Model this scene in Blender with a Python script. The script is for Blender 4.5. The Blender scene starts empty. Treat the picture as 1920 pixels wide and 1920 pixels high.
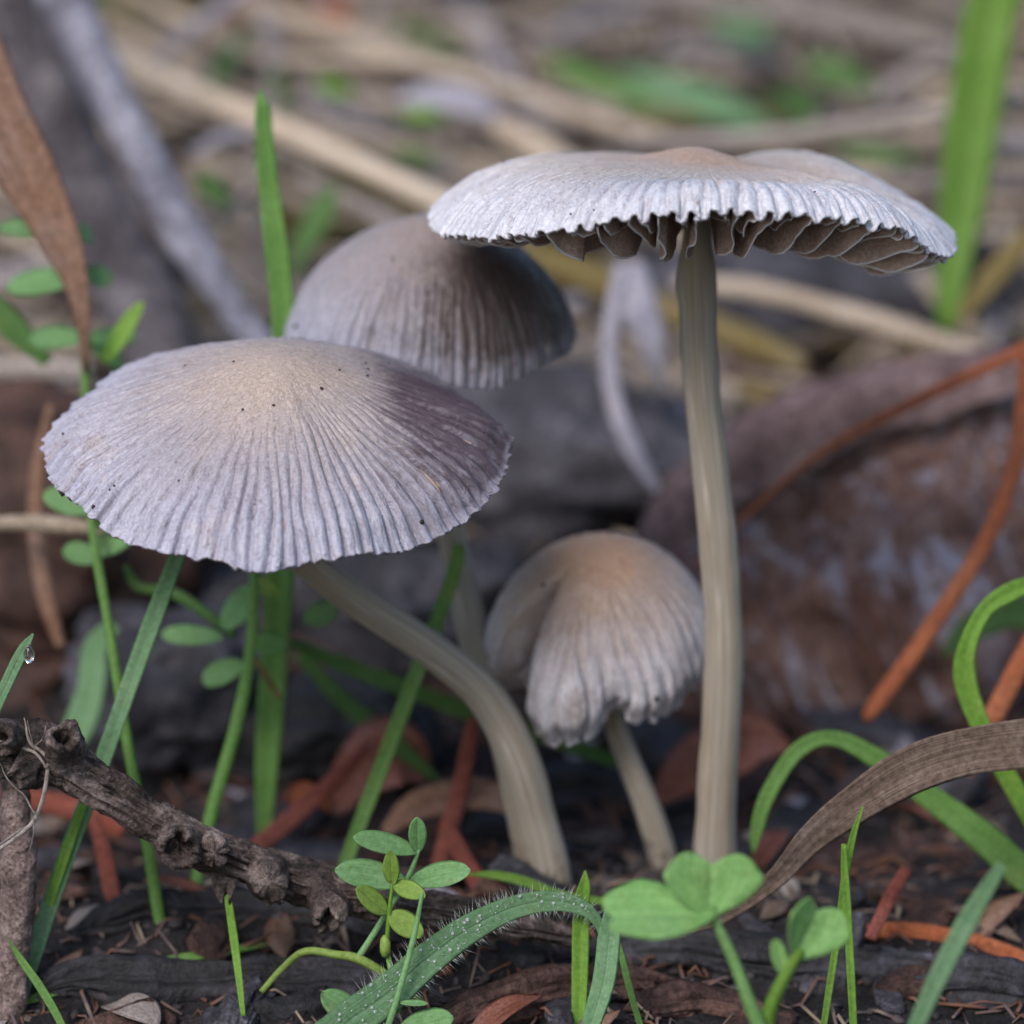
import bpy, math, random
import numpy as np
from mathutils import Vector

# ---------------------------------------------------------------- camera, sky, sun, exposure (1 unit = 1 cm)
scene = bpy.context.scene
scene.unit_settings.system = 'METRIC'
scene.unit_settings.scale_length = 0.01
PITCH, DIST, PPU, ZC = math.radians(10.0), 40.0, 240.0, 3.0
APER, FOCUS_Y = 1.02, -0.75                                   # aperture in cm, depth of the sharp plane
CP, SP = math.cos(PITCH), math.sin(PITCH)
CAM = np.array([0.0, -DIST * CP, ZC + DIST * SP])
cam_data = bpy.data.cameras.new('camera')
cam_data.angle = 2 * math.atan(960.0 / PPU / DIST)
cam_data.clip_start, cam_data.clip_end = 0.5, 3000
cam_data.dof.use_dof = True
cam_data.dof.focus_distance = DIST - 0.75
cam_data.dof.aperture_fstop = cam_data.lens * 1e-3 / APER
cam_data.dof.aperture_blades = 9
cam = bpy.data.objects.new('camera', cam_data)
scene.collection.objects.link(cam)
cam.location = CAM
cam.rotation_euler = (math.radians(90) - PITCH, 0, 0)
scene.camera = cam

SUN_EL, SUN_AZ = math.radians(40), math.radians(207)          # azimuth clockwise from +Y: over the camera's left shoulder
world = bpy.data.worlds.new('World'); scene.world = world; world.use_nodes = True
wn = world.node_tree.nodes; wl = world.node_tree.links
sky = wn.new('ShaderNodeTexSky'); sky.sky_type = 'NISHITA'; sky.sun_disc = False
sky.sun_elevation = SUN_EL; sky.sun_rotation = SUN_AZ; sky.dust_density = 1.2; sky.ozone_density = 1.0
wn['Background'].inputs['Strength'].default_value = 0.105
wl.new(sky.outputs[0], wn['Background'].inputs['Color'])
sun_data = bpy.data.lights.new('sun', 'SUN'); sun_data.energy = 1.5
sun_data.angle = math.radians(24); sun_data.color = (1.0, 0.945, 0.90)
sun = bpy.data.objects.new('sun', sun_data); scene.collection.objects.link(sun)
sd = Vector((math.sin(SUN_AZ) * math.cos(SUN_EL), math.cos(SUN_AZ) * math.cos(SUN_EL), math.sin(SUN_EL)))
sun.rotation_euler = sd.to_track_quat('Z', 'Y').to_euler()
scene.view_settings.view_transform = 'Standard'; scene.view_settings.look = 'None'
scene.view_settings.gamma = 1.0; scene.view_settings.use_curve_mapping = False
scene.view_settings.exposure = 0.87
scene.render.engine = 'CYCLES'
scene.cycles.use_denoising = True
scene.cycles.max_bounces = 8; scene.cycles.transparent_max_bounces = 6

# ---------------------------------------------------------------- small maths
rng = np.random.default_rng(7); random.seed(7)
def P(px, py, y):
    """the point on the upright plane at depth y that the photograph shows at pixel px, py"""
    a, b = (px - 960.0) / PPU / DIST, (960.0 - py) / PPU / DIST
    d = np.array([a, CP + b * SP, -SP + b * CP])
    return CAM + d * ((y - CAM[1]) / d[1])
def U(px, y):                                    # a width in pixels as a length at depth y
    blur = abs(y - FOCUS_Y) / (DIST + y) * PPU * APER
    px = max(px - (.5 if y < 5 else .33) * blur, .5 * px)
    return px / PPU * (DIST + y * CP) / DIST
def nz(v):
    return v / np.maximum(np.linalg.norm(v, axis=-1, keepdims=True), 1e-12)
def sstep(a, b, x):
    t = np.clip((x - a) / (b - a), 0, 1); return t * t * (3 - 2 * t)
def hsh(i, j, k, s):
    n = (i * 374761393 + j * 668265263 + k * 2147483647 + s * 1274126177).astype(np.int64) & 0xffffffff
    n = ((n ^ (n >> 13)) * 1274126177) & 0xffffffff
    n = ((n ^ (n >> 16)) * 2246822519) & 0xffffffff
    return ((n ^ (n >> 15)) & 0xffff) / 32767.5 - 1.0
def vn(p, s=0):
    p = np.asarray(p, float); f = np.floor(p); i = f.astype(np.int64); t = p - f; t = t * t * (3 - 2 * t)
    r = 0
    for a in (0, 1):
        for b in (0, 1):
            for c in (0, 1):
                w = (t[..., 0] if a else 1 - t[..., 0]) * (t[..., 1] if b else 1 - t[..., 1]) * (t[..., 2] if c else 1 - t[..., 2])
                r = r + w * hsh(i[..., 0] + a, i[..., 1] + b, i[..., 2] + c, s)
    return r
def fbm(p, o=3, s=0):
    r, a, p = 0, 1.0, np.asarray(p, float)
    for k in range(o): r = r + a * vn(p * 2.0 ** k, s + k); a *= 0.5
    return r
def spl(pts, n):
    p = np.asarray(pts, float)
    if len(p) == 2: return p[0] + (p[1] - p[0]) * np.linspace(0, 1, n)[:, None]
    q = np.vstack([2 * p[0] - p[1], p, 2 * p[-1] - p[-2]])
    seg = np.linalg.norm(np.diff(p[:, :3], axis=0), axis=1); cum = np.r_[0, np.cumsum(seg)]
    out = []
    for u in np.linspace(0, cum[-1], n):
        k = min(np.searchsorted(cum, u, 'right') - 1, len(p) - 2); t = (u - cum[k]) / max(seg[k], 1e-9)
        a, b, c, d = q[k:k + 4]
        out.append(0.5 * (2 * b + (c - a) * t + (2 * a - 5 * b + 4 * c - d) * t * t + (3 * b - a - 3 * c + d) * t ** 3))
    return np.array(out)
def lin(h):
    h = h.lstrip('#'); v = [int(h[i:i + 2], 16) / 255 for i in (0, 2, 4)]
    return tuple((x / 12.92 if x <= 0.04045 else ((x + 0.055) / 1.055) ** 2.4) for x in v) + (1.0,)

# ---------------------------------------------------------------- ground shape
def ground_z(x, y):
    x, y = np.asarray(x, float), np.asarray(y, float)
    t = np.clip(y - 2.0, 0, None)
    bank = 0.33 * (np.sqrt(t * t + 4) - 2)
    bank = np.where(bank > 9, 9 + 3 * (1 - np.exp(-(bank - 9) / 3)), bank)
    q = np.clip(.7 - y, 0, None); front = 3.2 * (1 - np.exp(-(np.sqrt(q * q + .09) - .3) * .42 / 3.2))
    bank = bank - front - .36
    p = np.stack([x, y, 0 * x], -1)
    fade = np.exp(-np.maximum(np.hypot(x, y - 8) - 45, 0) / 60)
    bump = 0.15 * fbm(p * 0.55, 3, 11) + 0.07 * fbm(p * 2.2, 3, 17) + 0.035 * fbm(p * 6, 2, 23)
    return bank + bump * fade * (0.7 + 0.5 * sstep(2, 10, y))

def ground_depth(px, py):
    """depth at which the sight line through a pixel meets the ground"""
    ys = np.linspace(-6, 30, 721); q = np.array([P(px, py, y) for y in ys]); h = q[:, 2] - ground_z(q[:, 0], q[:, 1])
    return float(ys[np.argmax(h < 0)]) if (h < 0).any() else 30.0
# ---------------------------------------------------------------- mesh helpers
col = scene.collection
def mesh(name, v, f, mat, co=None, attrs=None, smooth=True):
    me = bpy.data.meshes.new(name)
    v = np.asarray(v, np.float32)
    me.vertices.add(len(v)); me.vertices.foreach_set('co', v.ravel())
    f = [np.asarray(a, np.int32) for a in (f if isinstance(f, (list, tuple)) else [f]) if len(a)]
    tot = np.concatenate([np.full(len(a), a.shape[1], np.int32) for a in f])
    me.loops.add(int(tot.sum())); me.loops.foreach_set('vertex_index', np.concatenate([a.ravel() for a in f]))
    me.polygons.add(len(tot)); me.polygons.foreach_set('loop_start', np.r_[0, np.cumsum(tot)[:-1]].astype(np.int32))
    me.polygons.foreach_set('use_smooth', np.full(len(tot), smooth))
    me.update(calc_edges=True)
    if co is not None:
        a = me.attributes.new('co', 'FLOAT_VECTOR', 'POINT'); a.data.foreach_set('vector', np.asarray(co, np.float32).ravel())
    for k, x in (attrs or {}).items():
        a = me.attributes.new(k, 'FLOAT', 'POINT'); a.data.foreach_set('value', np.asarray(x, np.float32).ravel())
    me.materials.append(mat)
    return me
def obj(name, me, parent=None, label=None, cat=None, group=None, kind=None, loc=None):
    o = bpy.data.objects.new(name, me); col.objects.link(o)
    if parent is not None: o.parent = parent
    if loc is not None: o.location = loc
    for k, x in (('label', label), ('category', cat), ('group', group), ('kind', kind)):
        if x: o[k] = x
    return o
def thing(name, label, cat, loc, group=None):
    return obj(name, None, None, label, cat, group, None, tuple(float(c) for c in loc))
def sheet(n, m, closed, off=0):
    i = np.arange(n - 1)[:, None]; j = np.arange(m if closed else m - 1)[None, :]
    a = i * m + j; b = i * m + (j + 1) % m
    return np.stack([a, b, b + m, a + m], -1).reshape(-1, 4) + off
def sweep(path, side, nrm, sec, tag):
    """sec: n x m x 2 offsets; closed rings with fanned ends"""
    n, m = sec.shape[:2]
    v = (path[:, None] + sec[..., :1] * side[:, None] + sec[..., 1:] * nrm[:, None]).reshape(-1, 3)
    v = np.vstack([v, path[:1], path[-1:]])
    k = np.arange(m); k2 = (k + 1) % m
    t0 = np.stack([k2, k, np.full(m, n * m)], -1)
    t1 = np.stack([k + (n - 1) * m, k2 + (n - 1) * m, np.full(m, n * m + 1)], -1)
    co = np.vstack([tag.reshape(-1, 3), tag[0].mean(0)[None], tag[-1].mean(0)[None]])
    return v, [sheet(n, m, True), np.vstack([t0, t1])], co
def lengths(path):
    return np.r_[0, np.cumsum(np.linalg.norm(np.diff(path, axis=0), axis=1))]
def tube_data(path, rad, m=14, rough=0.0, rs=4.0, seed=0, squash=1.0, ridge=0.0, nridge=0):
    path = np.asarray(path); n = len(path)
    t = nz(np.gradient(path, axis=0)); nr = np.zeros_like(t)
    up = np.array([0, -1, 0.3]); up = up if abs(np.dot(up / np.linalg.norm(up), t[0])) < .93 else np.array([1., 0, 0])
    cur = nz(up - t[0] * np.dot(up, t[0]))
    for i in range(n):
        cur = nz(cur - t[i] * np.dot(cur, t[i])); nr[i] = cur
    sd_ = np.cross(t, nr)
    ph = np.linspace(0, 2 * np.pi, m, endpoint=False)
    rad = np.broadcast_to(np.asarray(rad, float), (n,))
    L = lengths(path)
    cx, cy = np.cos(ph)[None] + 0 * L[:, None], np.sin(ph)[None] + 0 * L[:, None]
    tag = np.stack([cx, cy, np.repeat(L[:, None], m, 1)], -1)
    r = rad[:, None] * np.ones((1, m))
    if rough:
        w = path[:, None] + r[..., None] * (cx[..., None] * sd_[:, None] + cy[..., None] * nr[:, None])
        r = r * (1 + rough * fbm(w * rs, 4, seed))
    if ridge: r = r * (1 + ridge * np.sin(ph * nridge + 2 * vn(np.stack([cx, cy, tag[..., 2] * .6], -1) * 2, seed + 5)))
    sec = np.stack([r * cx, r * cy * squash], -1)
    return sweep(path, sd_, nr, sec, tag)
def blade_data(path, wid, face=(0, -1, .25), fold=0.15, thick=0.05, twist=0.0, wavy=0.0, seed=0, m=9):
    path = np.asarray(path); n = len(path); t = nz(np.gradient(path, axis=0))
    fc = np.asarray(face, float); fc = np.broadcast_to(fc, (n, 3))
    sd_ = nz(np.cross(t, fc)); nr = np.cross(sd_, t)
    if np.ndim(twist) or twist:
        a = np.broadcast_to(np.asarray(twist, float), (n,))[:, None]
        sd_, nr = sd_ * np.cos(a) + nr * np.sin(a), nr * np.cos(a) - sd_ * np.sin(a)
    s = np.linspace(-1, 1, m); s = np.r_[s, s[-2:0:-1]]
    top = np.r_[np.ones(m), -np.ones(m - 2)]
    w = np.asarray(wid, float)[:, None] * 0.5
    L = lengths(path)
    b = fold * w * np.abs(s)[None] + top[None] * thick * w * (1 - np.abs(s)[None] ** 2)
    if wavy: b = b + wavy * vn(np.stack([s[None] * 1.5 + 0 * w, 0 * w + seed * 3.1 + 0 * s, L[:, None] * 2 + 0 * s], -1), seed) * np.abs(s)
    sec = np.stack([s[None] * w, b], -1)
    tag = np.stack([s[None] + 0 * w, 0 * b, L[:, None] + 0 * s[None]], -1)
    return sweep(path, sd_, nr, sec, tag)
def pxw(pts, n=30):
    """(px, py, depth, width px) rows -> smooth world path and widths"""
    q = []
    for a, b, y, w in pts:
        y = ground_depth(a, b) - .08 if y is None else y
        q.append(np.r_[P(a, b, y), U(w, y)])
    q = np.array(q)
    s = spl(q, n); return s[:, :3], np.maximum(s[:, 3], 0.004)

# ---------------------------------------------------------------- materials
class N:
    def __init__(s, name):
        s.m = bpy.data.materials.new(name); s.m.use_nodes = True; s.t = s.m.node_tree; s.b = s.t.nodes['Principled BSDF']
        s.b.inputs['Specular IOR Level'].default_value = 0.3
    def n(s, t, **k):
        x = s.t.nodes.new(t)
        for a, b in k.items(): setattr(x, a, b)
        return x
    def put(s, sock, v):
        if isinstance(v, bpy.types.NodeSocket): s.t.links.new(v, sock)
        elif v is not None: sock.default_value = v
    def attr(s, a, o='Vector'): return s.n('ShaderNodeAttribute', attribute_name=a).outputs[o]
    def obj(s): return s.n('ShaderNodeTexCoord').outputs['Object']
    def geo(s): return s.n('ShaderNodeNewGeometry').outputs['Position']
    def rnd(s): return s.n('ShaderNodeObjectInfo').outputs['Random']
    def map(s, v, sc, lo=(0, 0, 0)):
        x = s.n('ShaderNodeMapping'); s.put(x.inputs['Vector'], v); x.inputs['Scale'].default_value = sc; x.inputs['Location'].default_value = lo
        return x.outputs[0]
    def noise(s, v, sc, d=3, r=.55, dist=0):
        x = s.n('ShaderNodeTexNoise'); s.put(x.inputs['Vector'], v); x.inputs['Scale'].default_value = sc
        x.inputs['Detail'].default_value = d; x.inputs['Roughness'].default_value = r; x.inputs['Distortion'].default_value = dist
        return x.outputs['Fac']
    def vor(s, v, sc, f='F1'):
        x = s.n('ShaderNodeTexVoronoi', feature=f); s.put(x.inputs['Vector'], v); x.inputs['Scale'].default_value = sc
        return x.outputs['Distance']
    def ramp(s, f, *st):
        x = s.n('ShaderNodeValToRGB'); s.put(x.inputs[0], f); e = x.color_ramp.elements
        while len(e) < len(st): e.new(.5)
        for a, (p, c) in zip(e, st): a.position = p; a.color = lin(c) if isinstance(c, str) else (c, c, c, 1)
        return x.outputs['Color']
    def mix(s, f, a, b, bl='MIX'):
        x = s.n('ShaderNodeMix', data_type='RGBA', blend_type=bl)
        s.put(x.inputs[0], f)
        for k, v in ((6, a), (7, b)): s.put(x.inputs[k], lin(v) if isinstance(v, str) else v)
        return x.outputs[2]
    def ma(s, op, a, b=0.0, c=0.0):
        x = s.n('ShaderNodeMath', operation=op)
        for k, v in enumerate((a, b, c)): s.put(x.inputs[k], v)
        return x.outputs[0]
    def bump(s, h, st=.5, d=.05, prev=None):
        x = s.n('ShaderNodeBump'); s.put(x.inputs['Height'], h); x.inputs['Strength'].default_value = st; x.inputs['Distance'].default_value = d
        if prev is not None: s.put(x.inputs['Normal'], prev)
        return x.outputs[0]
    def out(s, color, rough=.6, normal=None, trans=0.0, spec=.3, sss=0.0, rad=(.1, .07, .05)):
        s.put(s.b.inputs['Base Color'], color); s.put(s.b.inputs['Roughness'], rough); s.b.inputs['Specular IOR Level'].default_value = spec
        if normal is not None: s.put(s.b.inputs['Normal'], normal)
        if sss:
            s.b.inputs['Subsurface Weight'].default_value = sss; s.b.inputs['Subsurface Radius'].default_value = rad; s.b.inputs['Subsurface Scale'].default_value = 1.0
        if trans:
            tr = s.n('ShaderNodeBsdfTranslucent'); s.put(tr.inputs['Color'], color)
            mx = s.n('ShaderNodeMixShader'); mx.inputs[0].default_value = trans
            s.t.links.new(s.b.outputs[0], mx.inputs[1]); s.t.links.new(tr.outputs[0], mx.inputs[2])
            s.t.links.new(mx.outputs[0], s.t.nodes['Material Output'].inputs[0])
        return s.m
def vary(x, c, amt=.25):
    """small lightness difference from one object to the next"""
    r = x.ma('MULTIPLY_ADD', x.rnd(), 2 * amt, 1 - amt)
    h = x.n('ShaderNodeHueSaturation'); x.put(h.inputs['Value'], r); x.put(h.inputs['Color'], c)
    return h.outputs[0]

def cap_mat(name, apex, mid, rim, spore, patch, ra=.22, wr=1.0, pm=.58, pr=.95):
    x = N(name); pol = x.attr('co'); s = x.attr('rad', 'Fac'); st = x.attr('stain', 'Fac')
    streak = x.noise(x.map(pol, (14, 14, 1.2)), 1.0, 4, .6, .4)
    fine = x.noise(x.map(pol, (20, 20, 13)), 1.0, 4, .65, 1.2)
    line = x.ma('ABSOLUTE', x.ma('SUBTRACT', x.noise(x.map(pol, (13, 13, 6)), 1.0, 3, .6, 1.6), .5))
    fs = x.ramp(s, (.1, 0.0), (.6, 1.0))
    streak = x.ma('MULTIPLY_ADD', x.ma('SUBTRACT', streak, .5), fs, .5)
    grain = x.noise(x.obj(), 42, 3, .7)
    blot = x.noise(x.obj(), 2.2, 3, .6)
    sw = x.ma('ADD', s, x.ma('MULTIPLY_ADD', blot, .34, -.17))
    c = x.ramp(sw, (0.0, apex), (ra, apex), (pm, mid), (pr, rim))
    c = x.mix(x.ramp(blot, (.56, 0.0), (.72, .55)), c, patch)
    c = x.mix(x.ramp(streak, (.36, .0), (.7, .45)), c, x.mix(.6, c, rim))
    c = x.mix(1.0, c, x.ramp(fine, (.30, '#e6e2e2'), (.5, '#f6f5f5'), (.7, '#ffffff')), 'MULTIPLY')
    c = x.mix(1.0, c, x.ramp(line, (.0, '#e0dbdd'), (.025, '#ffffff')), 'MULTIPLY')
    c = x.mix(1.0, c, x.ramp(grain, (.33, '#dedada'), (.6, '#ffffff')), 'MULTIPLY')
    sn = x.ma('ADD', st, x.ma('MULTIPLY_ADD', streak, 1.3, -.65))
    sn = x.ma('ADD', sn, x.ma('MULTIPLY_ADD', fine, 1.7, -.85))
    sf = x.ma('MULTIPLY', x.ramp(sn, (.12, 0.0), (.95, .93)), x.ramp(st, (.02, 0.0), (.2, 1.0)))
    c = x.mix(sf, c, spore)
    b = x.bump(fine, .3 * wr, .03)
    b = x.bump(streak, .3 * wr, .05, b)
    b = x.bump(x.ramp(line, (.0, .0), (.05, 1.0)), .28 * wr, .018, b)
    b = x.bump(grain, .28 * wr, .014, b)
    gl = x.noise(x.obj(), 18, 2, .6)
    return x.out(c, x.ramp(gl, (.35, .34), (.65, .64)), b, 0, .35, .12, (.06, .045, .04))
M = {}
M['capA'] = cap_mat('cap_lavender_grey', '#bca998', '#a9a1a5', '#b3b2c2', '#4a3c44', '#bbaba0')
M['capB'] = cap_mat('cap_pale_silver', '#b8977a', '#c3b7ad', '#d2d3dc', '#4a3d40', '#c2ab99', .12)
M['capC'] = cap_mat('cap_grey_with_spore_dust', '#9f8d80', '#989094', '#a6a7b6', '#40322f', '#a0948b', .1, .8)
M['capD'] = cap_mat('cap_brown_folded', '#a08064', '#a39084', '#cbc6cb', '#8a6e4c', '#93775a', .22, .7, .42, .72)  # the spore slot holds the brown of the fold crease

x = N('gill_brown'); e = x.attr('edge', 'Fac'); g = x.noise(x.obj(), 30, 3, .7); st = x.noise(x.map(x.attr('co'), (3, 30, 3)), 2, 3)
c = x.mix(x.ramp(g, (.35, 0.0), (.7, 1.0)), '#a3897c', '#c8b0a4')
c = x.mix(x.ramp(st, (.4, 0.0), (.7, .4)), c, '#755d54')
c = x.mix(x.ramp(e, (.35, 0.0), (.75, 1.0)), c, '#e2dee4')
M['gill'] = x.out(c, .7, x.bump(g, .4, .02), .12, .2)

x = N('stem_watery_beige'); co = x.attr('co'); p = x.obj()
f = x.noise(x.map(co, (4, 4, .5)), 1.4, 4, .6, .3); g = x.noise(p, 34, 3, .7); bl = x.noise(x.map(co, (.8, .8, .55)), 1.3, 3, .55)
c = x.ramp(f, (.3, '#82796d'), (.5, '#91897d'), (.72, '#a0988d'))
c = x.mix(x.ramp(bl, (.5, 0.0), (.7, .45)), c, '#8d7960')
fl = x.noise(x.map(co, (3.2, 3.2, .45), (4, 2, 7)), 1.3, 5, .65, .5)
c = x.mix(x.ramp(fl, (.56, 0.0), (.66, .7)), c, '#c2bab2')
c = x.mix(x.ramp(x.noise(x.map(p, (1, 1, 1), (3, 3, 3)), 7, 4, .7), (.66, 0.0), (.74, .55)), c, '#7d6a55')
fib = x.noise(x.map(co, (16, 16, .5)), 1.5, 4, .65, .15)
c = x.mix(1.0, c, x.ramp(fib, (.33, '#e2dcd4'), (.6, '#ffffff')), 'MULTIPLY')
sp = x.n('ShaderNodeSeparateXYZ'); x.put(sp.inputs[0], p)
dirt = x.ma('SUBTRACT', x.ma('MULTIPLY', x.noise(p, 9, 4, .7), 1.5), x.ma('MULTIPLY', sp.outputs[2], 1.1))
c = x.mix(x.ramp(dirt, (.45, 0.0), (.75, .85)), c, '#4a3d34')
b = x.bump(f, .25, .03); b = x.bump(fib, .2, .015, b); b = x.bump(fl, .2, .015, b); b = x.bump(g, .15, .01, b)
M['stem'] = x.out(c, x.ramp(fl, (.4, .6), (.65, .8)), b, 0, .2, .3, (.12, .09, .065))

def green_mat(name, a, b, c3, trans=.42, rough=.45, rib=.35):
    x = N(name); co = x.attr('co'); p = x.obj()
    v = x.noise(x.map(co, (11, 1, .35)), 1.6, 3, .6); w = x.noise(p, 1.3, 4, .65); g = x.noise(p, 26, 3, .7)
    sep = x.n('ShaderNodeSeparateXYZ'); x.put(sep.inputs[0], co); ax = x.ma('ABSOLUTE', sep.outputs[0])
    par = x.ma('SINE', x.ma('MULTIPLY', sep.outputs[0], 34.0))
    c = x.ramp(w, (.3, a), (.5, b), (.72, c3))
    c = x.mix(x.ramp(v, (.4, 0.0), (.68, .5)), c, c3)
    c = x.mix(x.ramp(x.noise(x.map(p, (1, 1, 1), (5, 1, 2)), 1.9, 4, .7), (.58, 0.0), (.75, .5)), c, '#a9a65e')
    c = x.mix(x.ramp(x.noise(x.map(p, (1, 1, 1), (1, 9, 2)), 6, 3, .7), (.68, 0.0), (.76, .6)), c, '#8a7a4c')
    c = x.mix(x.ramp(ax, (.02, rib), (.12, 0.0)), c, c3)
    c = x.mix(1.0, c, x.ramp(g, (.3, '#cfd4c8'), (.6, '#ffffff')), 'MULTIPLY')
    c = vary(x, c, .16)
    n_ = x.bump(v, .3, .03, x.bump(g, .25, .012)); n_ = x.bump(par, .12, .012, n_); n_ = x.bump(x.ramp(ax, (.0, 0.0), (.14, 1.0)), .35, .02, n_)
    return x.out(c, x.ramp(g, (.3, rough), (.7, rough + .2)), n_, trans, .4)
M['grass'] = green_mat('grass_green', '#62903f', '#719e4c', '#8ab066')
M['grass_pale'] = green_mat('grass_bluish_green', '#6b9664', '#7aa574', '#97ba95')
M['grass_dark'] = green_mat('grass_dark_green', '#4c7235', '#5a8240', '#6d9452')  # darker, duller green of some blades and leaves
M['grass_lime'] = green_mat('grass_lime', '#68962e', '#79a63c', '#94b957')
M['leaflet'] = green_mat('leaflet_green', '#6b9a5c', '#7ba96c', '#98c08a', .35, .5)
M['leaflet_lime'] = green_mat('leaflet_yellow_green', '#7a9a3c', '#8bab4e', '#a3b862', .35, .5)
M['clover'] = green_mat('clover_green', '#73a355', '#83b265', '#9dc483', .35, .5)

def dry_mat(name, a, b, c3, d, rough=.7, trans=0.0, k=8, wet=0.0):
    x = N(name); co = x.attr('co')
    f = x.noise(x.map(co, (k, k, .5)), 1.2, 5, .65, .2); w = x.noise(x.obj(), .9, 4, .65); g = x.noise(x.obj(), 20, 4, .7)
    c = x.ramp(w, (.28, a), (.5, b), (.72, c3))
    c = x.mix(x.ramp(f, (.38, .75), (.6, 0.0)), c, d)
    m2 = x.noise(x.map(co, (.6, .6, 1.1)), 1.6, 4, .7)
    c = x.mix(x.ramp(m2, (.56, 0.0), (.75, .7)), c, d)
    c = x.mix(1.0, c, x.ramp(g, (.3, '#a8a09c'), (.6, '#ffffff')), 'MULTIPLY')
    c = vary(x, c, .2)
    return x.out(c, rough, x.bump(f, .6, .04, x.bump(g, .4, .02)), trans, .3)
M['straw'] = dry_mat('dry_straw', '#bba791', '#cebda9', '#dfd2c2', '#a08c79')
M['straw_bright'] = dry_mat('bright_straw', '#dcc7b0', '#e8d8c4', '#f0e5d6', '#cbb297')
M['straw_grey'] = dry_mat('grey_straw', '#9c908a', '#b0a59f', '#c4bbb6', '#82766f')
M['straw_olive'] = dry_mat('olive_straw', '#7b6c3c', '#96834f', '#a8977a', '#675a35')
M['straw_lilac'] = dry_mat('pale_lilac_stem', '#a5a1ac', '#b7b2bd', '#cbc3c8', '#938e9a')
M['needle'] = dry_mat('orange_needle', '#94502f', '#ad6440', '#c07e5c', '#844426', .5)
M['needle_red'] = dry_mat('red_brown_needle', '#7a3f30', '#935040', '#a8685a', '#66322a', .5)
M['dead_leaf'] = dry_mat('dead_leaf_brown', '#725e50', '#938074', '#b7a79d', '#4f3d31', .65, .1, 14)
M['dead_leaf_orange'] = dry_mat('dead_leaf_orange', '#94664a', '#aa8874', '#bda6a2', '#84604a', .7, .2, 6)
M['dead_leaf_pink'] = dry_mat('dead_leaf_pink', '#8a4d33', '#a06a5c', '#a7858a', '#7b4530', .6, .2, 3)
M['fibre'] = dry_mat('root_fibre', '#9a8f86', '#b2a79f', '#cfc8c6', '#8a7c70', .6)

def bark_mat(name, dark, mid, light, hi, sc=3.0, spec=.3):
    x = N(name); p = x.obj(); co = x.attr('co')
    a = x.noise(p, sc, 6, .7, .3); v = x.vor(x.map(p, (1, 1, 1)), sc * 2.2, 'F1'); g = x.noise(p, sc * 9, 4, .75)
    c = x.ramp(a, (.3, dark), (.47, mid), (.62, light), (.78, hi))
    c = x.mix(x.ramp(v, (.0, .75), (.22, 0.0)), c, dark)
    c = x.mix(1.0, c, x.ramp(g, (.32, '#7d7675'), (.62, '#ffffff')), 'MULTIPLY')
    c = vary(x, c, .25)
    b = x.bump(a, .9, .12); b = x.bump(g, .7, .03, b); b = x.bump(v, .4, .06, b)
    return x.out(c, .72, b, 0, spec)
M['bark'] = bark_mat('dark_twig_bark', '#1b1716', '#5f514d', '#9c8c86', '#c8b8b1', 3.0)
M['twig_pink'] = bark_mat('pinkish_scaly_bark', '#3f3532', '#7d6b66', '#a4918b', '#c2b2ad', 4.0)
M['branch_grey'] = bark_mat('weathered_grey_branch', '#625d66', '#a3a1b0', '#c3c1cf', '#d8d7e2', 1.2)
M['branch_dark'] = bark_mat('dark_grey_branch', '#2f2b2f', '#5c565c', '#867f85', '#b0a5a8', 1.5)
M['charcoal'] = bark_mat('blackened_bark', '#111013', '#252428', '#403e46', '#67646f', 1.6, .45)
M['chip_grey'] = bark_mat('grey_bark', '#2c2a30', '#4b4950', '#67656e', '#8a8690', 1.6)
M['slab'] = bark_mat('purplish_bark', '#4d3d3b', '#735c5a', '#8c7674', '#a39190', 1.4)
M['chip_brown'] = bark_mat('brown_bark', '#2f221d', '#4b3731', '#674b42', '#86695f', 1.6)
x = N('rotting_wood'); p = x.attr('co')
a = x.noise(x.map(p, (5.0, 2.0, .5)), 1.8, 5, .65, .5); w = x.noise(p, 1.6, 4, .6); g = x.noise(x.obj(), 12, 4, .7)
c = x.ramp(a, (.28, '#4a3633'), (.45, '#78594f'), (.6, '#8f7268'), (.75, '#ab9691'))
c = x.mix(x.ramp(x.noise(x.map(p, (6, 2.5, 1.1), (3, 1, 2)), 1.8, 4, .65, .5), (.52, 0.0), (.64, .85)), c, '#b3aebd')
c = x.mix(x.ramp(w, (.52, 0.0), (.7, .5)), c, '#7a4f3c')
c = x.mix(1.0, c, x.ramp(g, (.3, '#9a9290'), (.6, '#ffffff')), 'MULTIPLY')
M['rotwood'] = x.out(c, .75, x.bump(a, .8, .15, x.bump(g, .5, .03)), 0, .3)
x = N('wet_soil'); p = x.geo()
a = x.noise(p, .8, 5, .65); b_ = x.noise(p, 5, 5, .7); g = x.noise(p, 22, 4, .75)
c = x.ramp(a, (.3, '#151417'), (.5, '#2a2627'), (.68, '#403a3c'))
c = x.mix(x.ramp(b_, (.5, 0.0), (.72, .7)), c, '#5c5353')
c = x.mix(1.0, c, x.ramp(g, (.3, '#6f6a68'), (.6, '#ffffff')), 'MULTIPLY')
sp = x.n('ShaderNodeSeparateXYZ'); x.put(sp.inputs[0], p)
th = x.noise(x.map(p, (.5, 1.6, 1.6)), 2.0, 5, .7, .6)
tc = x.ramp(th, (.3, '#171513'), (.5, '#2e2824'), (.7, '#51483f'))
far = x.n('ShaderNodeMapRange'); x.put(far.inputs['Value'], x.ma('ADD', sp.outputs[1], x.ma('MULTIPLY_ADD', a, 8, -4))); far.inputs['From Min'].default_value = 8; far.inputs['From Max'].default_value = 13
c = x.mix(x.ma('MULTIPLY', far.outputs[0], .8), c, tc)
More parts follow.
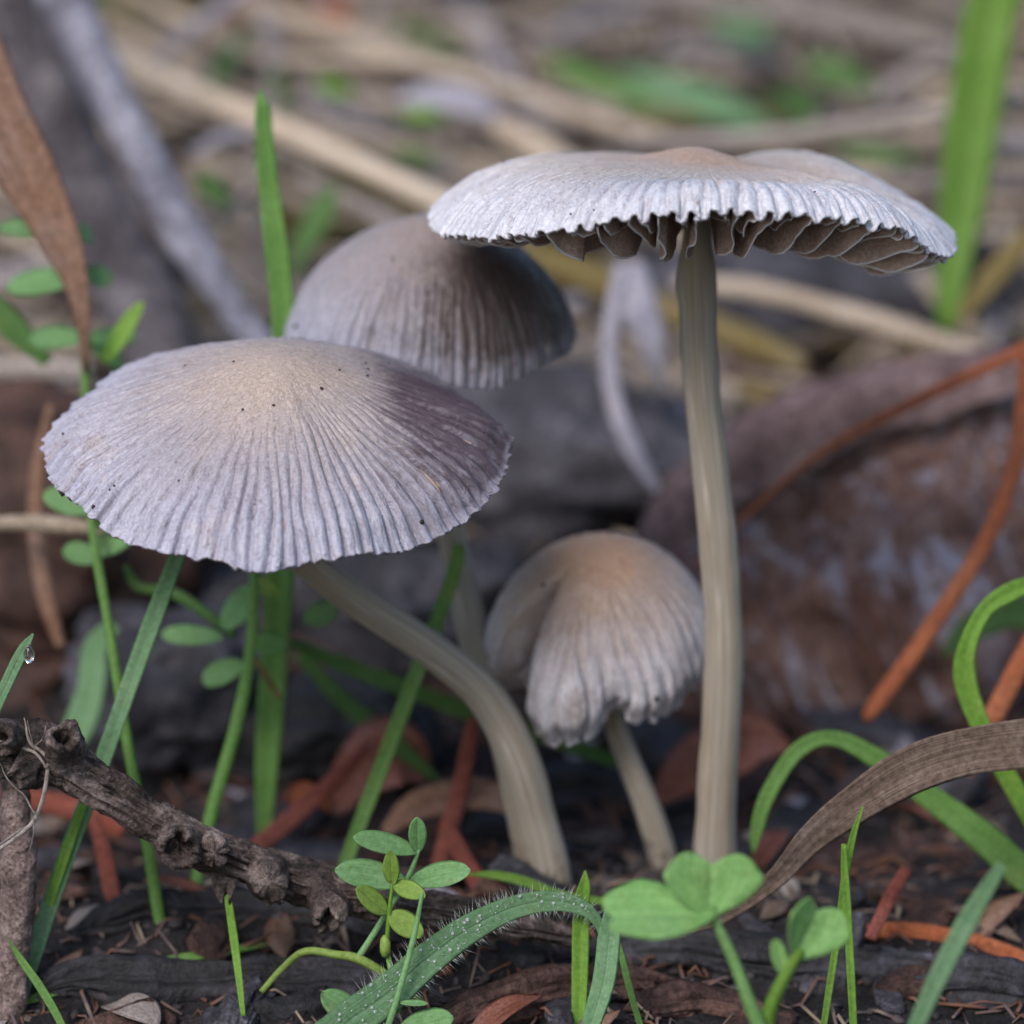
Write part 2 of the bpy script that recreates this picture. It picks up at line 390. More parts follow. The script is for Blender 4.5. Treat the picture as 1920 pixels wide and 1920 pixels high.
M['soil'] = x.out(c, .8, x.bump(b_, 1, .2, x.bump(g, .8, .05)), 0, .35)
x = N('soil_crumb'); M['crumb'] = x.out(vary(x, x.ramp(x.noise(x.obj(), 1.7, 3, .7), (.3, '#1c1a1b'), (.5, '#332e2e'), (.62, '#4c4446'), (.78, '#746c70')), .1), .8, None, 0, .35)
x = N('litter_fragment'); M['fragment'] = x.out(x.ramp(x.noise(x.obj(), 1.9, 2, .6), (.3, '#3a2b25'), (.45, '#6d4a3a'), (.55, '#54494a'), (.65, '#8a7866'), (.78, '#a99c90')), .7)
x = N('thatch'); M['thatch'] = x.out(x.mix(1.0, x.ramp(x.attr('tone', 'Fac'), (.0, '#3a322d'), (.4, '#6a5d53'), (.7, '#a39385'), (1.0, '#d6c9ba')), x.ramp(x.noise(x.obj(), 3, 3, .6), (.3, '#b0a8a0'), (.6, '#ffffff')), 'MULTIPLY'), .65)
x = N('speck_black'); M['speck'] = x.out(x.mix(.0, '#2b211d', '#000000'), .5)
x = N('dew'); x.b.inputs['Transmission Weight'].default_value = .75; x.b.inputs['IOR'].default_value = 1.33
M['dew'] = x.out((.95, .97, 1, 1), .04, None, 0, 1.0)
x = N('clear_water'); x.b.inputs['Transmission Weight'].default_value = 1.0; x.b.inputs['IOR'].default_value = 1.33
M['water'] = x.out((1, 1, 1, 1), .0, None, 0, .5)
x = N('leaf_hair'); M['hair'] = x.out(x.mix(0.0, '#d3dcd0', '#ffffff'), .5, None, .3)

# ---------------------------------------------------------------- ground sheet
def axis(lo, hi, step, far):
    a = list(np.arange(lo, hi + 1e-6, step)); s = step
    while a[-1] < far: s *= 1.35; a.append(a[-1] + s)
    s = step
    while a[0] > -far: s *= 1.35; a.insert(0, a[0] - s)
    return np.array(a)
gx, gy = axis(-9, 9, .09, 900), axis(-7, 26, .09, 900)
GX, GY = np.meshgrid(gx, gy); GZ = ground_z(GX, GY)
obj('ground', mesh('ground', np.stack([GX, GY, GZ], -1).reshape(-1, 3), sheet(len(gy), len(gx), False), M['soil']), kind='structure')

# ---------------------------------------------------------------- mushrooms
def frame(lean_right, lean_back):
    n = nz(np.array([math.tan(math.radians(lean_right)), math.tan(math.radians(lean_back)), 1.0]))
    ex = nz(np.array([1., 0, 0]) - n * n[0]); return ex, np.cross(n, ex), n
def make_cap(root, base, C, fr, Rf, curve, nf, famp, fstart, mat, wave=None, stain=None, thick=.09, nth=720, ns=150, jag=.012, seed=0, scallop=None, rug=.008, flob=None):
    ex, ey, n = fr
    th = np.linspace(0, 2 * np.pi, nth, endpoint=False) + np.pi / 2
    s = np.linspace(0.004, 1, ns) ** .85
    T, S = np.meshgrid(th, s)
    ct, st_ = np.cos(T), np.sin(T)
    Q = 1 - (1 - S) ** 4.5
    pol = np.stack([ct * Q, st_ * Q, S], -1)
    R = Rf(th)[None]
    R = R * (1 + jag * vn(np.stack([ct * 22, st_ * 22, 0 * S], -1), seed + 3) * sstep(.8, 1, S) + .7 * jag * vn(np.stack([ct * 60, st_ * 60, 0 * S], -1), seed + 4) * sstep(.94, 1, S))
    rho, h = curve(S, T)
    z = h + (wave(T, S) if wave is not None else 0)
    if scallop is not None: z = z + scallop(T, S)
    base_p = np.stack([R * rho * ct, R * rho * st_, z], -1)
    if flob is not None: base_p = flob(base_p, T, S)
    def normals(p):
        d1 = np.roll(p, -1, 1) - np.roll(p, 1, 1); d2 = np.gradient(p, axis=0)
        nn = nz(np.cross(d2, d1)); return np.where(nn[:1, :1, 2:] > 0, nn, -nn)
    nm = normals(base_p)
    ph = nf * T / (2 * np.pi) + .55 * vn(pol * [5, 5, 2.5], seed) + .25 * vn(pol * [14, 14, 5], seed + 1)
    f1 = np.abs(np.sin(np.pi * ph)) ** .75
    f2 = np.abs(np.sin(np.pi * (ph * 1.0 + .5) * 2)) ** .8
    am = famp * sstep(fstart, 1.0, S) ** 1.1 * (.85 + .6 * vn(pol * [6, 6, 2.5], seed + 2))
    rg = rug * (fbm(pol * [26, 26, 9], 3, seed + 7) * (.3 + sstep(.25, 1, S)) + .8 * vn(pol * [9, 9, 2.0], seed + 8))
    p = base_p + nm * (am * (f1 - .6) + .3 * am * f2 * (.5 + .5 * vn(pol * [8, 8, 3], seed + 9)) + rg * sstep(0.02, .15, S))[..., None]
    nm2 = normals(p)
    tk = thick * (.28 + .72 * sstep(1.0, .75, S))
    keep = s > .05
    inner = (p - nm2 * tk[..., None])[keep][::-1]
    allp = np.concatenate([p, inner], 0); alls = np.concatenate([S, S[keep][::-1]], 0); allT = np.concatenate([T, T[keep][::-1]], 0)
    W = lambda q: C + q[..., :1] * ex + q[..., 1:2] * ey + q[..., 2:] * n
    rows = len(allp); v = (W(allp) - base).reshape(-1, 3)
    v = np.vstack([v, (W(p[:1]).mean(1) - base)])
    k = np.arange(nth); fan = np.stack([k, (k + 1) % nth, np.full(nth, rows * nth)], -1)
    stn = stain(allT, alls) if stain is not None else 0 * alls
    co = np.vstack([np.stack([np.cos(allT) * (1 - (1 - alls) ** 4.5), np.sin(allT) * (1 - (1 - alls) ** 4.5), alls], -1).reshape(-1, 3), [[0, 0, 0]]])
    me = mesh('cap', v, [sheet(rows, nth, True)[:, ::-1], fan], mat, co, {'rad': np.r_[alls.ravel(), 0], 'stain': np.r_[stn.ravel(), 0]})
    o = obj('cap', me, root)
    return o, dict(p=W(p), inner=W(inner[::-1]), s=s, sk=s[keep], th=th, n=n, nm=nz(nm2[..., :1] * ex + nm2[..., 1:2] * ey + nm2[..., 2:] * n))
def gill_mesh(D, base, ang, s0, s1, depth, seed, nu=22, nv=6, thick=.02, mat=None):
    k = int(round(((ang - D['th'][0]) % (2 * np.pi)) / (2 * np.pi) * len(D['th']))) % len(D['th'])
    u = s0 + (s1 - s0) * (1 - (1 - np.linspace(0, 1, nu)) ** 1.6)
    top = np.stack([np.interp(u, D['sk'], D['inner'][:, k, c]) for c in range(3)], -1)
    out = np.stack([np.interp(min(u[-1], 1), D['s'], D['p'][:, k, c]) for c in range(3)], -1)
    q = (u - s0) / (s1 - s0)
    dp = depth * (q + .02) ** 1.25 * np.clip(1 - q, 0, 1) ** .66 / .30 * (1 + .12 * vn(np.stack([q * 7, 0 * q + seed, 0 * q], -1), seed))
    rad = nz(top[-1] - top[0]); sidev = nz(np.cross(rad, D['n']))
    vv = np.array([0, .4, .75, .91, .965, 1.0])
    bend = .022 * vn(np.stack([q * 3, 0 * q, 0 * q + seed], -1), seed)[:, None] * vv[None] + .016 * rng.normal() * vv[None] ** 2
    mid = top[:, None] - D['n'] * (dp[:, None] * vv[None])[..., None] + sidev * bend[..., None] + D['n'] * (.03 * (1 - vv))[None, :, None]
    tk = thick * (1 - .55 * vv[None]) * np.ones((nu, 1))
    a, b = mid + sidev * (tk / 2)[..., None], mid - sidev * (tk / 2)[..., None]
    ring = np.concatenate([a, b[:, ::-1]], 1)
    v = ring.reshape(-1, 3) - base; m = 2 * nv
    dist = (dp[:, None] * (1 - vv[None])) + 0 * tk
    edge = np.maximum(1 - dist / .026, sstep(.965, 1.0, q)[:, None] * .9 + 0 * dist)
    edge = np.clip(edge, 0, 1); edge = np.concatenate([edge, edge[:, ::-1]], 1)
    co = np.stack([q[:, None] * 2 + 0 * np.r_[vv, vv[::-1]], np.r_[vv, vv[::-1]][None] + 0 * q[:, None], 0 * ring[..., 0] + seed], -1)
    return v, sheet(nu, m, True), co.reshape(-1, 3), edge.ravel()
def gill_layer(root, D, base, count, depth, seed, s0=.1, s1=.985):
    V, F, C_, E = [], [], [], []; off = 0
    for k in range(count):
        short = k % 2
        v, f, c, e = gill_mesh(D, base, 2 * np.pi * (k + .3 * rng.uniform()) / count, .5 if short else s0, s1, depth * (.6 if short else 1), seed + k, 12)
        V.append(v); F.append(f + off); C_.append(c); E.append(e); off += len(v)
    return obj('gill_layer', mesh('gill_layer', np.vstack(V), np.vstack(F), M['gill'], np.vstack(C_), {'edge': np.concatenate(E)}), root, kind='stuff')
def stem_part(root, base, pts, n=90, m=40, seed=0, rough=.03):
    path, w = pxw(pts, n)
    v, f, co = tube_data(path, w / 2, m, rough, 3.0, seed, 1, .004, 9)
    return obj('stem', mesh('stem', v - base, f, M['stem'], co), root)
def on_cap(D, px, py):
    """nearest outward point of a cap surface to the sight line through a pixel"""
    d = nz(P(px, py, 0) - CAM); q = D['p'] - CAM; t = q @ d
    r = np.linalg.norm(q - t[..., None] * d, axis=-1) + np.where((D['nm'] @ d) < 0, 0, 9) + .02 * (t - t.min())
    i = np.unravel_index(np.argmin(r), r.shape); return D['p'][i], D['nm'][i]
def specks(cap, D, base, pts):
    for a, b, r in pts:
        p, n_ = on_cap(D, a, b); r = .8 * r / PPU
        u = rng.normal(size=(14, 3)); u = nz(u) ; ph = np.linspace(0, 2 * np.pi, 7, endpoint=False)
        t1 = nz(np.cross(n_, [0.3, .5, 1])); t2 = np.cross(n_, t1)
        rr = r * (1 + .3 * rng.uniform(-1, 1, 7))
        ring = np.cos(ph)[:, None] * t1 * rr[:, None] + np.sin(ph)[:, None] * t2 * rr[:, None]
        v = np.vstack([ring - n_ * r * .3, ring * .75 + n_ * r * .35, [n_ * r * .6]]) + p - base
        k = np.arange(7); k2 = (k + 1) % 7
        obj('speck', mesh('speck', v, [np.stack([k, k2, k2 + 7, k + 7], -1), np.stack([k + 7, k2 + 7, np.full(7, 14)], -1)], M['speck']), cap)
def outline_R(fr, C, pix, Rdef):
    """radius against angle from rim points seen in the photograph, on the plane of the rim"""
    ex, ey, n = fr; A, R = [], []
    for a, b in pix:
        d = P(a, b, 0) - CAM; t = np.dot(C - CAM, n) / np.dot(d, n); q = CAM + d * t - C
        A.append(math.atan2(q @ ey, q @ ex) % (2 * np.pi)); R.append(math.hypot(q @ ey, q @ ex))
    o = np.argsort(A); A = np.array(A)[o]; R = np.array(R)[o]
    A = np.r_[A - 2 * np.pi, A, A + 2 * np.pi]; R = np.r_[R, R, R]
    g = np.linspace(0, 2 * np.pi, 720, endpoint=False); r = np.interp(g, A, R)
    kern = np.hanning(25); kern /= kern.sum(); r = np.convolve(np.r_[r[-60:], r, r[:60]], kern, 'same')[60:-60]
    return lambda t: np.interp(np.asarray(t) % (2 * np.pi), np.r_[g, 2 * np.pi], np.r_[r, r[0]])

def gauss(t, c, w):
    d = (t - c + np.pi) % (2 * np.pi) - np.pi; return np.exp(-(d / w) ** 2)
rad = math.radians

# mushroom with the wide tilted cap
base = P(1030, 1690, 1.0); base[2] = float(ground_z(base[0], base[1]))
root = thing('mushroom', 'mushroom with wide lavender-grey furrowed cap tipped forward on a leaning curved stem', 'mushroom', base, 'mushrooms growing in one cluster')
frA = frame(1.5, -21); CA = P(522, 838, 0.0)
rimA = [(85, 800), (88, 850), (108, 895), (150, 940), (175, 962), (225, 990), (290, 1015), (340, 1032), (400, 1042), (440, 1052), (490, 1066), (530, 1060),
        (590, 1050), (630, 1048), (680, 1025), (735, 1003), (770, 990), (800, 980), (860, 962), (905, 930), (935, 895), (955, 850), (958, 815)]
back = [(np.cos(a), np.sin(a)) for a in np.linspace(rad(12), rad(168), 12)]
Rf = outline_R(frA, CA, rimA, 1.82)
Rf0 = Rf
Rf = lambda t: np.where(np.sin(t) > .12, 1.80 + (Rf0(t) - 1.80) * np.exp(-np.clip((np.sin(t) - .12), 0, 2) * 6), Rf0(t))
curveA = lambda S, T: (S, .80 * (.60 * (1 - S ** 2.6) + .40 * np.exp(-(S / .42) ** 1.7)) - .08 * sstep(.88, 1, S))
stainA = lambda T, S: np.clip(1.6 * gauss(T, rad(6), .6) * sstep(.28, .72, S) * (1 - .6 * sstep(.93, 1, S)) + .16 * gauss(T, rad(-40), .5) * sstep(.5, .8, S), 0, 1)
waveA = lambda T, S: -.19 * sstep(.45, 1, S) * np.clip(np.sin(T), 0, 1) + S ** 3 * (.05 * np.sin(3 * T + .6) + .04 * np.sin(5 * T + 2) + .03 * np.sin(9 * T))
capA, DA = make_cap(root, base, CA, frA, Rf, curveA, 78, .078, .26, M['capA'], waveA, stainA, .11, 1000, 180, .015, 3)
gill_layer(root, DA, base, 60, .22, 50)
stem_part(root, base, [(500, 900, .35, 62), (540, 1010, .5, 66), (600, 1075, .62, 68), (690, 1140, .75, 70), (790, 1205, .85, 72), (880, 1275, .92, 76), (935, 1345, .95, 80), (975, 1430, .95, 84),
                       (1005, 1530, 1.0, 82), (1030, 1640, 1.0, 88), (1045, 1760, 1.0, 96)], 110, 40, 1)
specks(capA, DA, base, [(347, 685, 4), (438, 678, 4), (636, 694, 4), (603, 728, 5), (686, 681, 4.5), (690, 692, 4.5), (689, 705, 4.5), (728, 681, 3), (455, 767, 4), (513, 761, 4.5), (205, 918, 3.5), (215, 911, 3.5), (335, 902, 4), (117, 812, 4), (478, 945, 3), (672, 808, 2.5), (175, 950, 7), (790, 978, 8)])

# tall mushroom with the flat gilled cap
base = P(1340, 1640, 1.0); base[2] = float(ground_z(base[0], base[1]))
root = thing('mushroom', 'tall mushroom with flat silvery cap showing dark brown gills on a straight stem', 'mushroom', base, 'mushrooms growing in one cluster')
frB = frame(3.6, 1.5); CB = P(1297, 392, 1.0)
NG = 88
gang = np.array([2 * np.pi * (k + .22 * rng.uniform(-1, 1)) / NG for k in range(NG)])
gamp = rng.uniform(.35, 1.0, NG) * np.where(np.arange(NG) % 2, .75, 1)
def scal(T, S):
    i = np.searchsorted(gang, T % (2 * np.pi)); a0 = gang[(i - 1) % NG]; a1 = gang[i % NG]
    q = ((T - a0) % (2 * np.pi)) / np.maximum((a1 - a0) % (2 * np.pi), 1e-6)
    g = (1 - q) * gamp[(i - 1) % NG] * (1 - q) ** 1.5 + gamp[i % NG] * q ** 2.5
    return -.15 * g * sstep(.92, 1.0, S) * (.35 + .65 * gauss(T, rad(278), .8)) * sstep(.35, -.3, np.sin(T))
curveB = lambda S, T: (S, .42 * (1 - S ** 4.2) + .12 * np.exp(-(S / .17) ** 2) - .05)
def waveB(T, S):
    up = .30 * gauss(T, rad(284), .55) * sstep(.55, 1, S) + .10 * gauss(T, rad(318), .3) * sstep(.6, 1, S) + .08 * gauss(T, rad(245), .3) * sstep(.6, 1, S)
    dn = -.20 * gauss(T, rad(195), .75) * S ** 6 - .14 * gauss(T, rad(-12), .6) * S ** 6
    lobe = .16 * gauss(T, rad(48), .45) * sstep(.3, .8, S) - .10 * gauss(T, rad(88), .3) * sstep(.15, .6, S) - .10 * gauss(T, rad(8), .25) * sstep(.2, .6, S) * (1 - sstep(.7, 1, S))
    ridge = .05 * gauss(T, rad(322), .16) * sstep(.15, .5, S) * (1 - sstep(.7, 1, S))
    return up + dn + lobe + ridge + .02 * np.sin(7 * T + 1) * S ** 3
RfB = lambda t: 2.09 * (1 + .015 * np.sin(3 * t + 1) + .01 * np.sin(5 * t))
capB, DB = make_cap(root, base, CB, frB, RfB, curveB, 92, .042, .3, M['capB'], waveB, None, .10, 1280, 170, .006, 21, scal, .008)
for k in range(NG):
    short = k % 2
    v, f, c, e = gill_mesh(DB, base, gang[k], .55 if short else .09, .985, (.27 if short else .46) * rng.uniform(.85, 1.12), 100 + k)
    obj('gill', mesh('gill', v, f, M['gill'], c, {'edge': e}), root)
stem_part(root, base, [(1306, 400, 1.0, 50), (1306, 450, 1.0, 60), (1306, 495, 1.0, 76), (1307, 540, 1.0, 83), (1308, 575, 1.0, 76), (1310, 650, 1.0, 74), (1319, 760, 1.0, 74), (1334, 900, 1.0, 76),
                       (1348, 1040, 1.0, 78), (1357, 1180, 1.0, 78), (1354, 1320, 1.0, 80), (1347, 1440, 1.0, 80), (1341, 1560, 1.0, 84), (1338, 1700, 1.0, 95)], 120, 40, 2, .035)
specks(capB, DB, base, [(1528, 360, 4), (942, 301, 4), (1258, 280, 4), (1115, 395, 3), (1070, 402, 3)])

# bell mushroom dusted with spores, behind the other two
base = P(1000, 1660, 1.5); base[2] = float(ground_z(base[0], base[1]))
root = thing('mushroom', 'bell-capped mushroom darkened by spore dust, tucked under the rim of the flat silvery cap', 'mushroom', base, 'mushrooms growing in one cluster')
frC = frame(4, -9); CC = P(808, 626, 2.5)
curveC = lambda S, T: (np.sin(S * np.pi / 2 * .96) ** .92 / math.sin(np.pi / 2 * .96) ** .92, 1.06 * (1 - S ** 1.5) - .05)
stainC = lambda T, S: np.clip(1.35 * gauss(T, rad(-38), 1.05) * sstep(.02, .4, S) * (1 - .6 * sstep(.78, .95, S)), 0, 1)
waveC = lambda T, S: S ** 3 * (.04 * np.sin(3 * T + 2) + .03 * np.sin(7 * T)) + .05 * gauss(T, rad(-20), .4) * S ** 4
capC, DC = make_cap(root, base, CC, frC, lambda t: 1.165 * (1 + .02 * np.sin(2 * t + .5)), curveC, 84, .038, .25, M['capC'], waveC, stainC, .09, 760, 130, .02, 41)
gill_layer(root, DC, base, 48, .2, 300)
stem_part(root, base, [(812, 640, 2.5, 40), (825, 760, 2.5, 42), (832, 900, 2.4, 58), (846, 1000, 2.25, 62), (864, 1090, 2.1, 66), (888, 1190, 1.85, 70), (915, 1280, 1.65, 72), (945, 1370, 1.5, 72), (975, 1480, 1.45, 78), (1005, 1620, 1.45, 86), (1015, 1720, 1.45, 90)], 100, 36, 3)
specks(capC, DC, base, [(838, 628, 6), (554, 612, 7), (735, 486, 5), (912, 648, 6)])

# small mushroom with the folded brown cap
base = P(1262, 1690, 1.75); base[2] = float(ground_z(base[0], base[1]))
root = thing('mushroom', 'small mushroom with folded brown cap and pleated pale front lobe on a thin stem', 'mushroom', base, 'mushrooms growing in one cluster')
frD = frame(-4, -24); CD = P(1122, 1165, 1.8)
def curveD(S, T):
    a = S * 1.72
    rho = np.sin(np.minimum(a, np.pi / 2)) * (1 - .10 * sstep(.85, 1, S)); 
    return rho, .70 - 1.12 * (1 - np.cos(np.minimum(a * .93, 1.9))) 
def flobD(p, T, S):
    crease = .52 * gauss(T, rad(219), .15) * sstep(.10, .55, S) + .10 * gauss(T, rad(276), .10) * sstep(.75, 1, S)
    bulge = .24 * gauss(T, rad(251), .30) * sstep(.3, .75, S) + .03 * gauss(T, rad(188), .3) * sstep(.3, .7, S) + .08 * gauss(T, rad(300), .3) * sstep(.4, .9, S)
    k = 1 - crease + bulge
    q = p.copy(); q[..., 0] *= k; q[..., 1] *= k
    q[..., 2] += S ** 4 * (.17 * gauss(T, rad(279), .09) - .06 * gauss(T, rad(250), .22) - .05 * gauss(T, rad(312), .2) + .08 * gauss(T, rad(185), .5))
    return q
creaseTintD = lambda T, S: np.clip(.5 * gauss(T, rad(215), .28) * sstep(.3, .6, S), 0, 1)  # browner tint along the fold crease, passed through the stain mask
capD, DD = make_cap(root, base, CD, frD, lambda t: .91 * (1 + .03 * np.sin(2 * t)), curveD, 36, .085, .22, M['capD'], None, creaseTintD, .08, 720, 150, .03, 61, None, .010, flobD)
gill_layer(root, DD, base, 40, .14, 500, .3)
stem_part(root, base, [(1115, 1180, 1.8, 46), (1135, 1290, 1.8, 48), (1152, 1360, 1.8, 50), (1180, 1430, 1.78, 54), (1212, 1510, 1.75, 58), (1238, 1590, 1.75, 62), (1262, 1690, 1.75, 66), (1272, 1760, 1.75, 68)], 80, 36, 4)
specks(capD, DD, base, [(1232, 1312, 9), (1225, 1337, 9), (1018, 1096, 7), (1010, 1190, 8)])

# ---------------------------------------------------------------- grass blades
def blade(pts, mat, label, group=None, name='grass_blade', cat='grass', n=36, **k):
    path, w = pxw(pts, n)
    ctr = path[np.argmin(path[:, 2])].copy()
    w = w * (1 + .07 * fbm(path * 2.5, 3, int(abs(pts[0][0]))))
    v, f, co = blade_data(path, w, **k)
    return obj(name, mesh(name, v - ctr, f, M[mat], co), None, label, cat, group, None, tuple(ctr)), path, w
B = blade
B([(487, 172, 2.5, 14), (492, 200, 2.5, 36), (502, 330, 2.5, 48), (520, 480, 2.5, 54), (535, 640, 2.5, 58), (540, 850, 2.5, 60), (526, 1080, 2.5, 62), (510, 1300, 2.4, 60), (500, 1450, 2.3, 50), (494, 1590, 2.3, 30)], 'grass', 'broad upright green blade rising behind the tilted cap, its tip above it', fold=.3, n=50)
B([(862, 1020, 1.5, 30), (848, 1085, 1.5, 34), (790, 1240, 1.45, 36), (722, 1420, 1.4, 36), (655, 1600, 1.3, 34), (625, 1700, 1.3, 30)], 'grass', 'straight green blade slanting behind the curved mushroom stem', fold=.25)
B([(350, 1000, .6, 30), (330, 1050, .5, 36), (270, 1210, .2, 36), (195, 1420, 0, 36), (120, 1620, -.2, 36), (60, 1800, -.5, 32), (35, 1890, -.6, 22)], 'grass_pale', 'long bluish-green blade slanting down from the tilted cap past the knobby twig', fold=.25)
B([(168, 1480, -.1, 14), (130, 1580, -.2, 22), (85, 1720, -.35, 22), (40, 1880, -.5, 16)], 'grass_lime', 'narrow lime blade beside the long bluish-green blade under the knobby twig')
B([(545, 1205, 2.6, 30), (640, 1245, 2.6, 40), (760, 1290, 2.6, 42), (880, 1335, 2.6, 42), (1000, 1372, 2.6, 42), (1160, 1430, 2.6, 34)], 'grass_dark', 'dark green blade lying nearly level behind the two joined stems', fold=.2)
B([(560, 1225, 3.2, 34), (640, 1310, 3.1, 44), (740, 1395, 2.9, 46), (830, 1470, 2.8, 20)], 'grass_dark', 'short dull green blade drooping behind the joined stems')
B([(-40, 1400, -1.1, 26), (0, 1310, -1.1, 26), (40, 1225, -1.1, 24), (62, 1188, -1.1, 5)], 'grass_pale', 'blade tip holding a water drop above the broken end of the twig')
B([(215, 1170, 3.0, 40), (180, 1215, 3.0, 62), (172, 1290, 2.9, 66), (150, 1360, 2.8, 70), (120, 1420, 2.7, 40)], 'grass_pale', 'wide soft green curled leaf behind the broken end of the twig')
B([(424, 1678, -.8, 5), (428, 1690, -.8, 14), (440, 1770, -.85, 17), (450, 1850, -1.0, 14), (456, 1905, -1.1, 10)], 'grass_lime', 'short thin bright blade standing alone below the knobby twig')
B([(16, 1762, -1.0, 4), (40, 1800, -1.05, 15), (75, 1850, -1.2, 18), (110, 1910, -1.4, 18), (130, 1960, -1.5, 14)], 'grass', 'thin curved blade tip crossing the pinkish upright twig')
B([(40, 1880, None, 22), (180, 1835, None, 26), (330, 1800, None, 28), (470, 1775, None, 22), (520, 1765, None, 10)], 'grass', 'green blade lying flat on the soil below the knobby twig', face=(0, -.6, 1))
B([(878, 1640, .3, 6), (920, 1640, .3, 18), (980, 1652, .3, 22), (1060, 1680, .3, 20), (1180, 1694, .2, 14)], 'grass_lime', 'yellow-green blade tip lying across the foot of the stems')
_, hpath, hw = B([(600, 1960, -1.9, 84), (660, 1912, -1.7, 80), (730, 1862, -1.5, 74), (800, 1800, -1.3, 66), (880, 1742, -1.1, 56), (960, 1703, -.95, 48), (1030, 1690, -.9, 42), (1085, 1699, -.9, 34), (1118, 1725, -.9, 22), (1130, 1760, -.9, 10)],
      'grass_pale', 'arching hairy green blade beaded with dew', fold=.12, n=90, m=13)
B([(1097, 1632, -.8, 3), (1096, 1660, -.8, 22), (1090, 1700, -.8, 30), (1088, 1800, -.85, 32), (1084, 1960, -1.0, 28)], 'grass_lime', 'upright lime shoot with pointed tip beside the hairy blade end', fold=.35)
B([(1148, 1700, -1.5, 30), (1142, 1760, -1.5, 46), (1132, 1840, -1.6, 46), (1105, 1930, -1.7, 38), (1090, 1980, -1.7, 30)], 'grass_pale', 'soft bent green blade under the heart-shaped clover leaf', fold=.2)
B([(1150, 1735, -1.0, 5), (1165, 1790, -1.0, 12), (1185, 1870, -1.1, 14), (1212, 1960, -1.2, 12)], 'grass', 'hair-thin green blade curving away below the clover leaf')
B([(1618, 1512, -.8, 4), (1600, 1565, -.8, 13), (1585, 1640, -.8, 15), (1572, 1740, -.85, 15), (1545, 1920, -1.0, 14), (1538, 1970, -1.1, 10)], 'grass_lime', 'slender blade with hooked tip crossing the dead brown leaf', fold=.3)
B([(1582, 1582, -.9, 10), (1584, 1640, -.9, 16), (1590, 1730, -.95, 17), (1600, 1920, -1.1, 16), (1602, 1970, -1.1, 12)], 'grass_lime', 'slender cut-off blade beside the hooked-tip blade', fold=.3)
B([(1412, 1602, .9, 6), (1418, 1560, .9, 28), (1440, 1490, .9, 36), (1495, 1408, .95, 36), (1560, 1384, 1.0, 34), (1640, 1420, 1.0, 42), (1740, 1492, 1.0, 52), (1840, 1568, .9, 62), (1930, 1650, .8, 66), (2010, 1720, .7, 50)], 'grass', 'arching green blade with tip hanging down behind the dead brown leaf', n=60, fold=.2)
B([(1960, 1085, .8, 24), (1900, 1108, .7, 40), (1850, 1140, .65, 36), (1818, 1200, .6, 38), (1808, 1265, .6, 46), (1832, 1345, .6, 42), (1880, 1440, .6, 44), (1935, 1540, .6, 40), (1980, 1640, .6, 30)], 'grass_lime', 'looping green blade beside the orange needle above the dead brown leaf', n=60, fold=.3)
B([(1880, 1620, -3.4, 30), (1830, 1700, -3.4, 48), (1770, 1810, -3.5, 50), (1710, 1940, -3.6, 40)], 'grass_pale', 'soft out-of-focus blade slanting across the orange needle at ground level')
B([(1945, -420, 9.4, 12), (1915, -250, 9.2, 80), (1880, -80, 9, 110), (1850, 60, 8.9, 120), (1825, 220, 8.8, 118), (1800, 400, 8.6, 100), (1782, 540, 8.4, 70), (1775, 620, 8.3, 50)], 'grass_lime', 'very broad bright green blade standing behind the flat silvery cap', fold=.3)
B([(1800, 600, 8, 40), (1860, 520, 8.2, 60), (1940, 430, 8.4, 50)], 'straw_olive', 'olive dry stem leaning away behind the flat cap', name='straw_stem', cat='straw')
B([(2000, 1190, 4, 30), (1900, 1150, 4, 80), (1820, 1180, 4, 70), (1770, 1230, 4, 20)], 'grass_dark', 'dark green leaf lying behind the long orange needle', face=(0, -1, .6))
# hairs and dew on the arching blade
tn = nz(np.gradient(hpath, axis=0)); fc = np.array([0, -1, .25]); sd2 = nz(np.cross(tn, fc)); nr2 = np.cross(sd2, tn)
V, F = [], []; off = 0
for k in range(300):
    i = int(rng.integers(18, len(hpath) - 4)); q = rng.choice([-1, 1]) * (1 if rng.uniform() < .75 else rng.uniform(.2, 1))
    a = hpath[i] + sd2[i] * q * hw[i] * .5 * .98 + tn[i] * rng.uniform(-.03, .03) + nr2[i] * .01
    d = nz(sd2[i] * q + nr2[i] * rng.uniform(-.1, .8) + tn[i] * rng.uniform(-.3, .6)); L = rng.uniform(.05, .13)
    s1 = nz(np.cross(d, [0.1, 1, .3])); s2 = np.cross(d, s1); r = .0015
    V.append(np.array([a + s1 * r, a - s1 * r * .5 + s2 * r, a - s1 * r * .5 - s2 * r, a + d * L])); F.append(np.array([[0, 1, 3], [1, 2, 3], [2, 0, 3]]) + off); off += 4
hairy = [o for o in col.objects if o.get('label', '').startswith('arching hairy')][0]
hb = np.array(hairy.location)
obj('hair_fringe', mesh('hair_fringe', np.vstack(V) - hb, np.vstack(F), M['hair']), hairy, kind='stuff')
def ico(r=1.0, sub=1):
    import bmesh
    bm = bmesh.new(); bmesh.ops.create_icosphere(bm, subdivisions=sub, radius=r)
    v = np.array([x.co[:] for x in bm.verts]); f = np.array([[q.index for q in g.verts] for g in bm.faces]); bm.free(); return v, f
iv, if_ = ico(1, 2); V, F = [], []; off = 0
for k in range(110):
    i = int(rng.integers(8, len(hpath) - 8)); q = rng.uniform(-.9, .9); r = .006 + .012 * rng.uniform() ** 2
    c_ = hpath[i] + sd2[i] * q * hw[i] * .5 + nr2[i] * (.12 * hw[i] * .5 * abs(q) + .05 * hw[i] * .5 * (1 - q * q) + r * .3)
    V.append(iv * r + c_ - hb); F.append(if_ + off); off += len(iv)
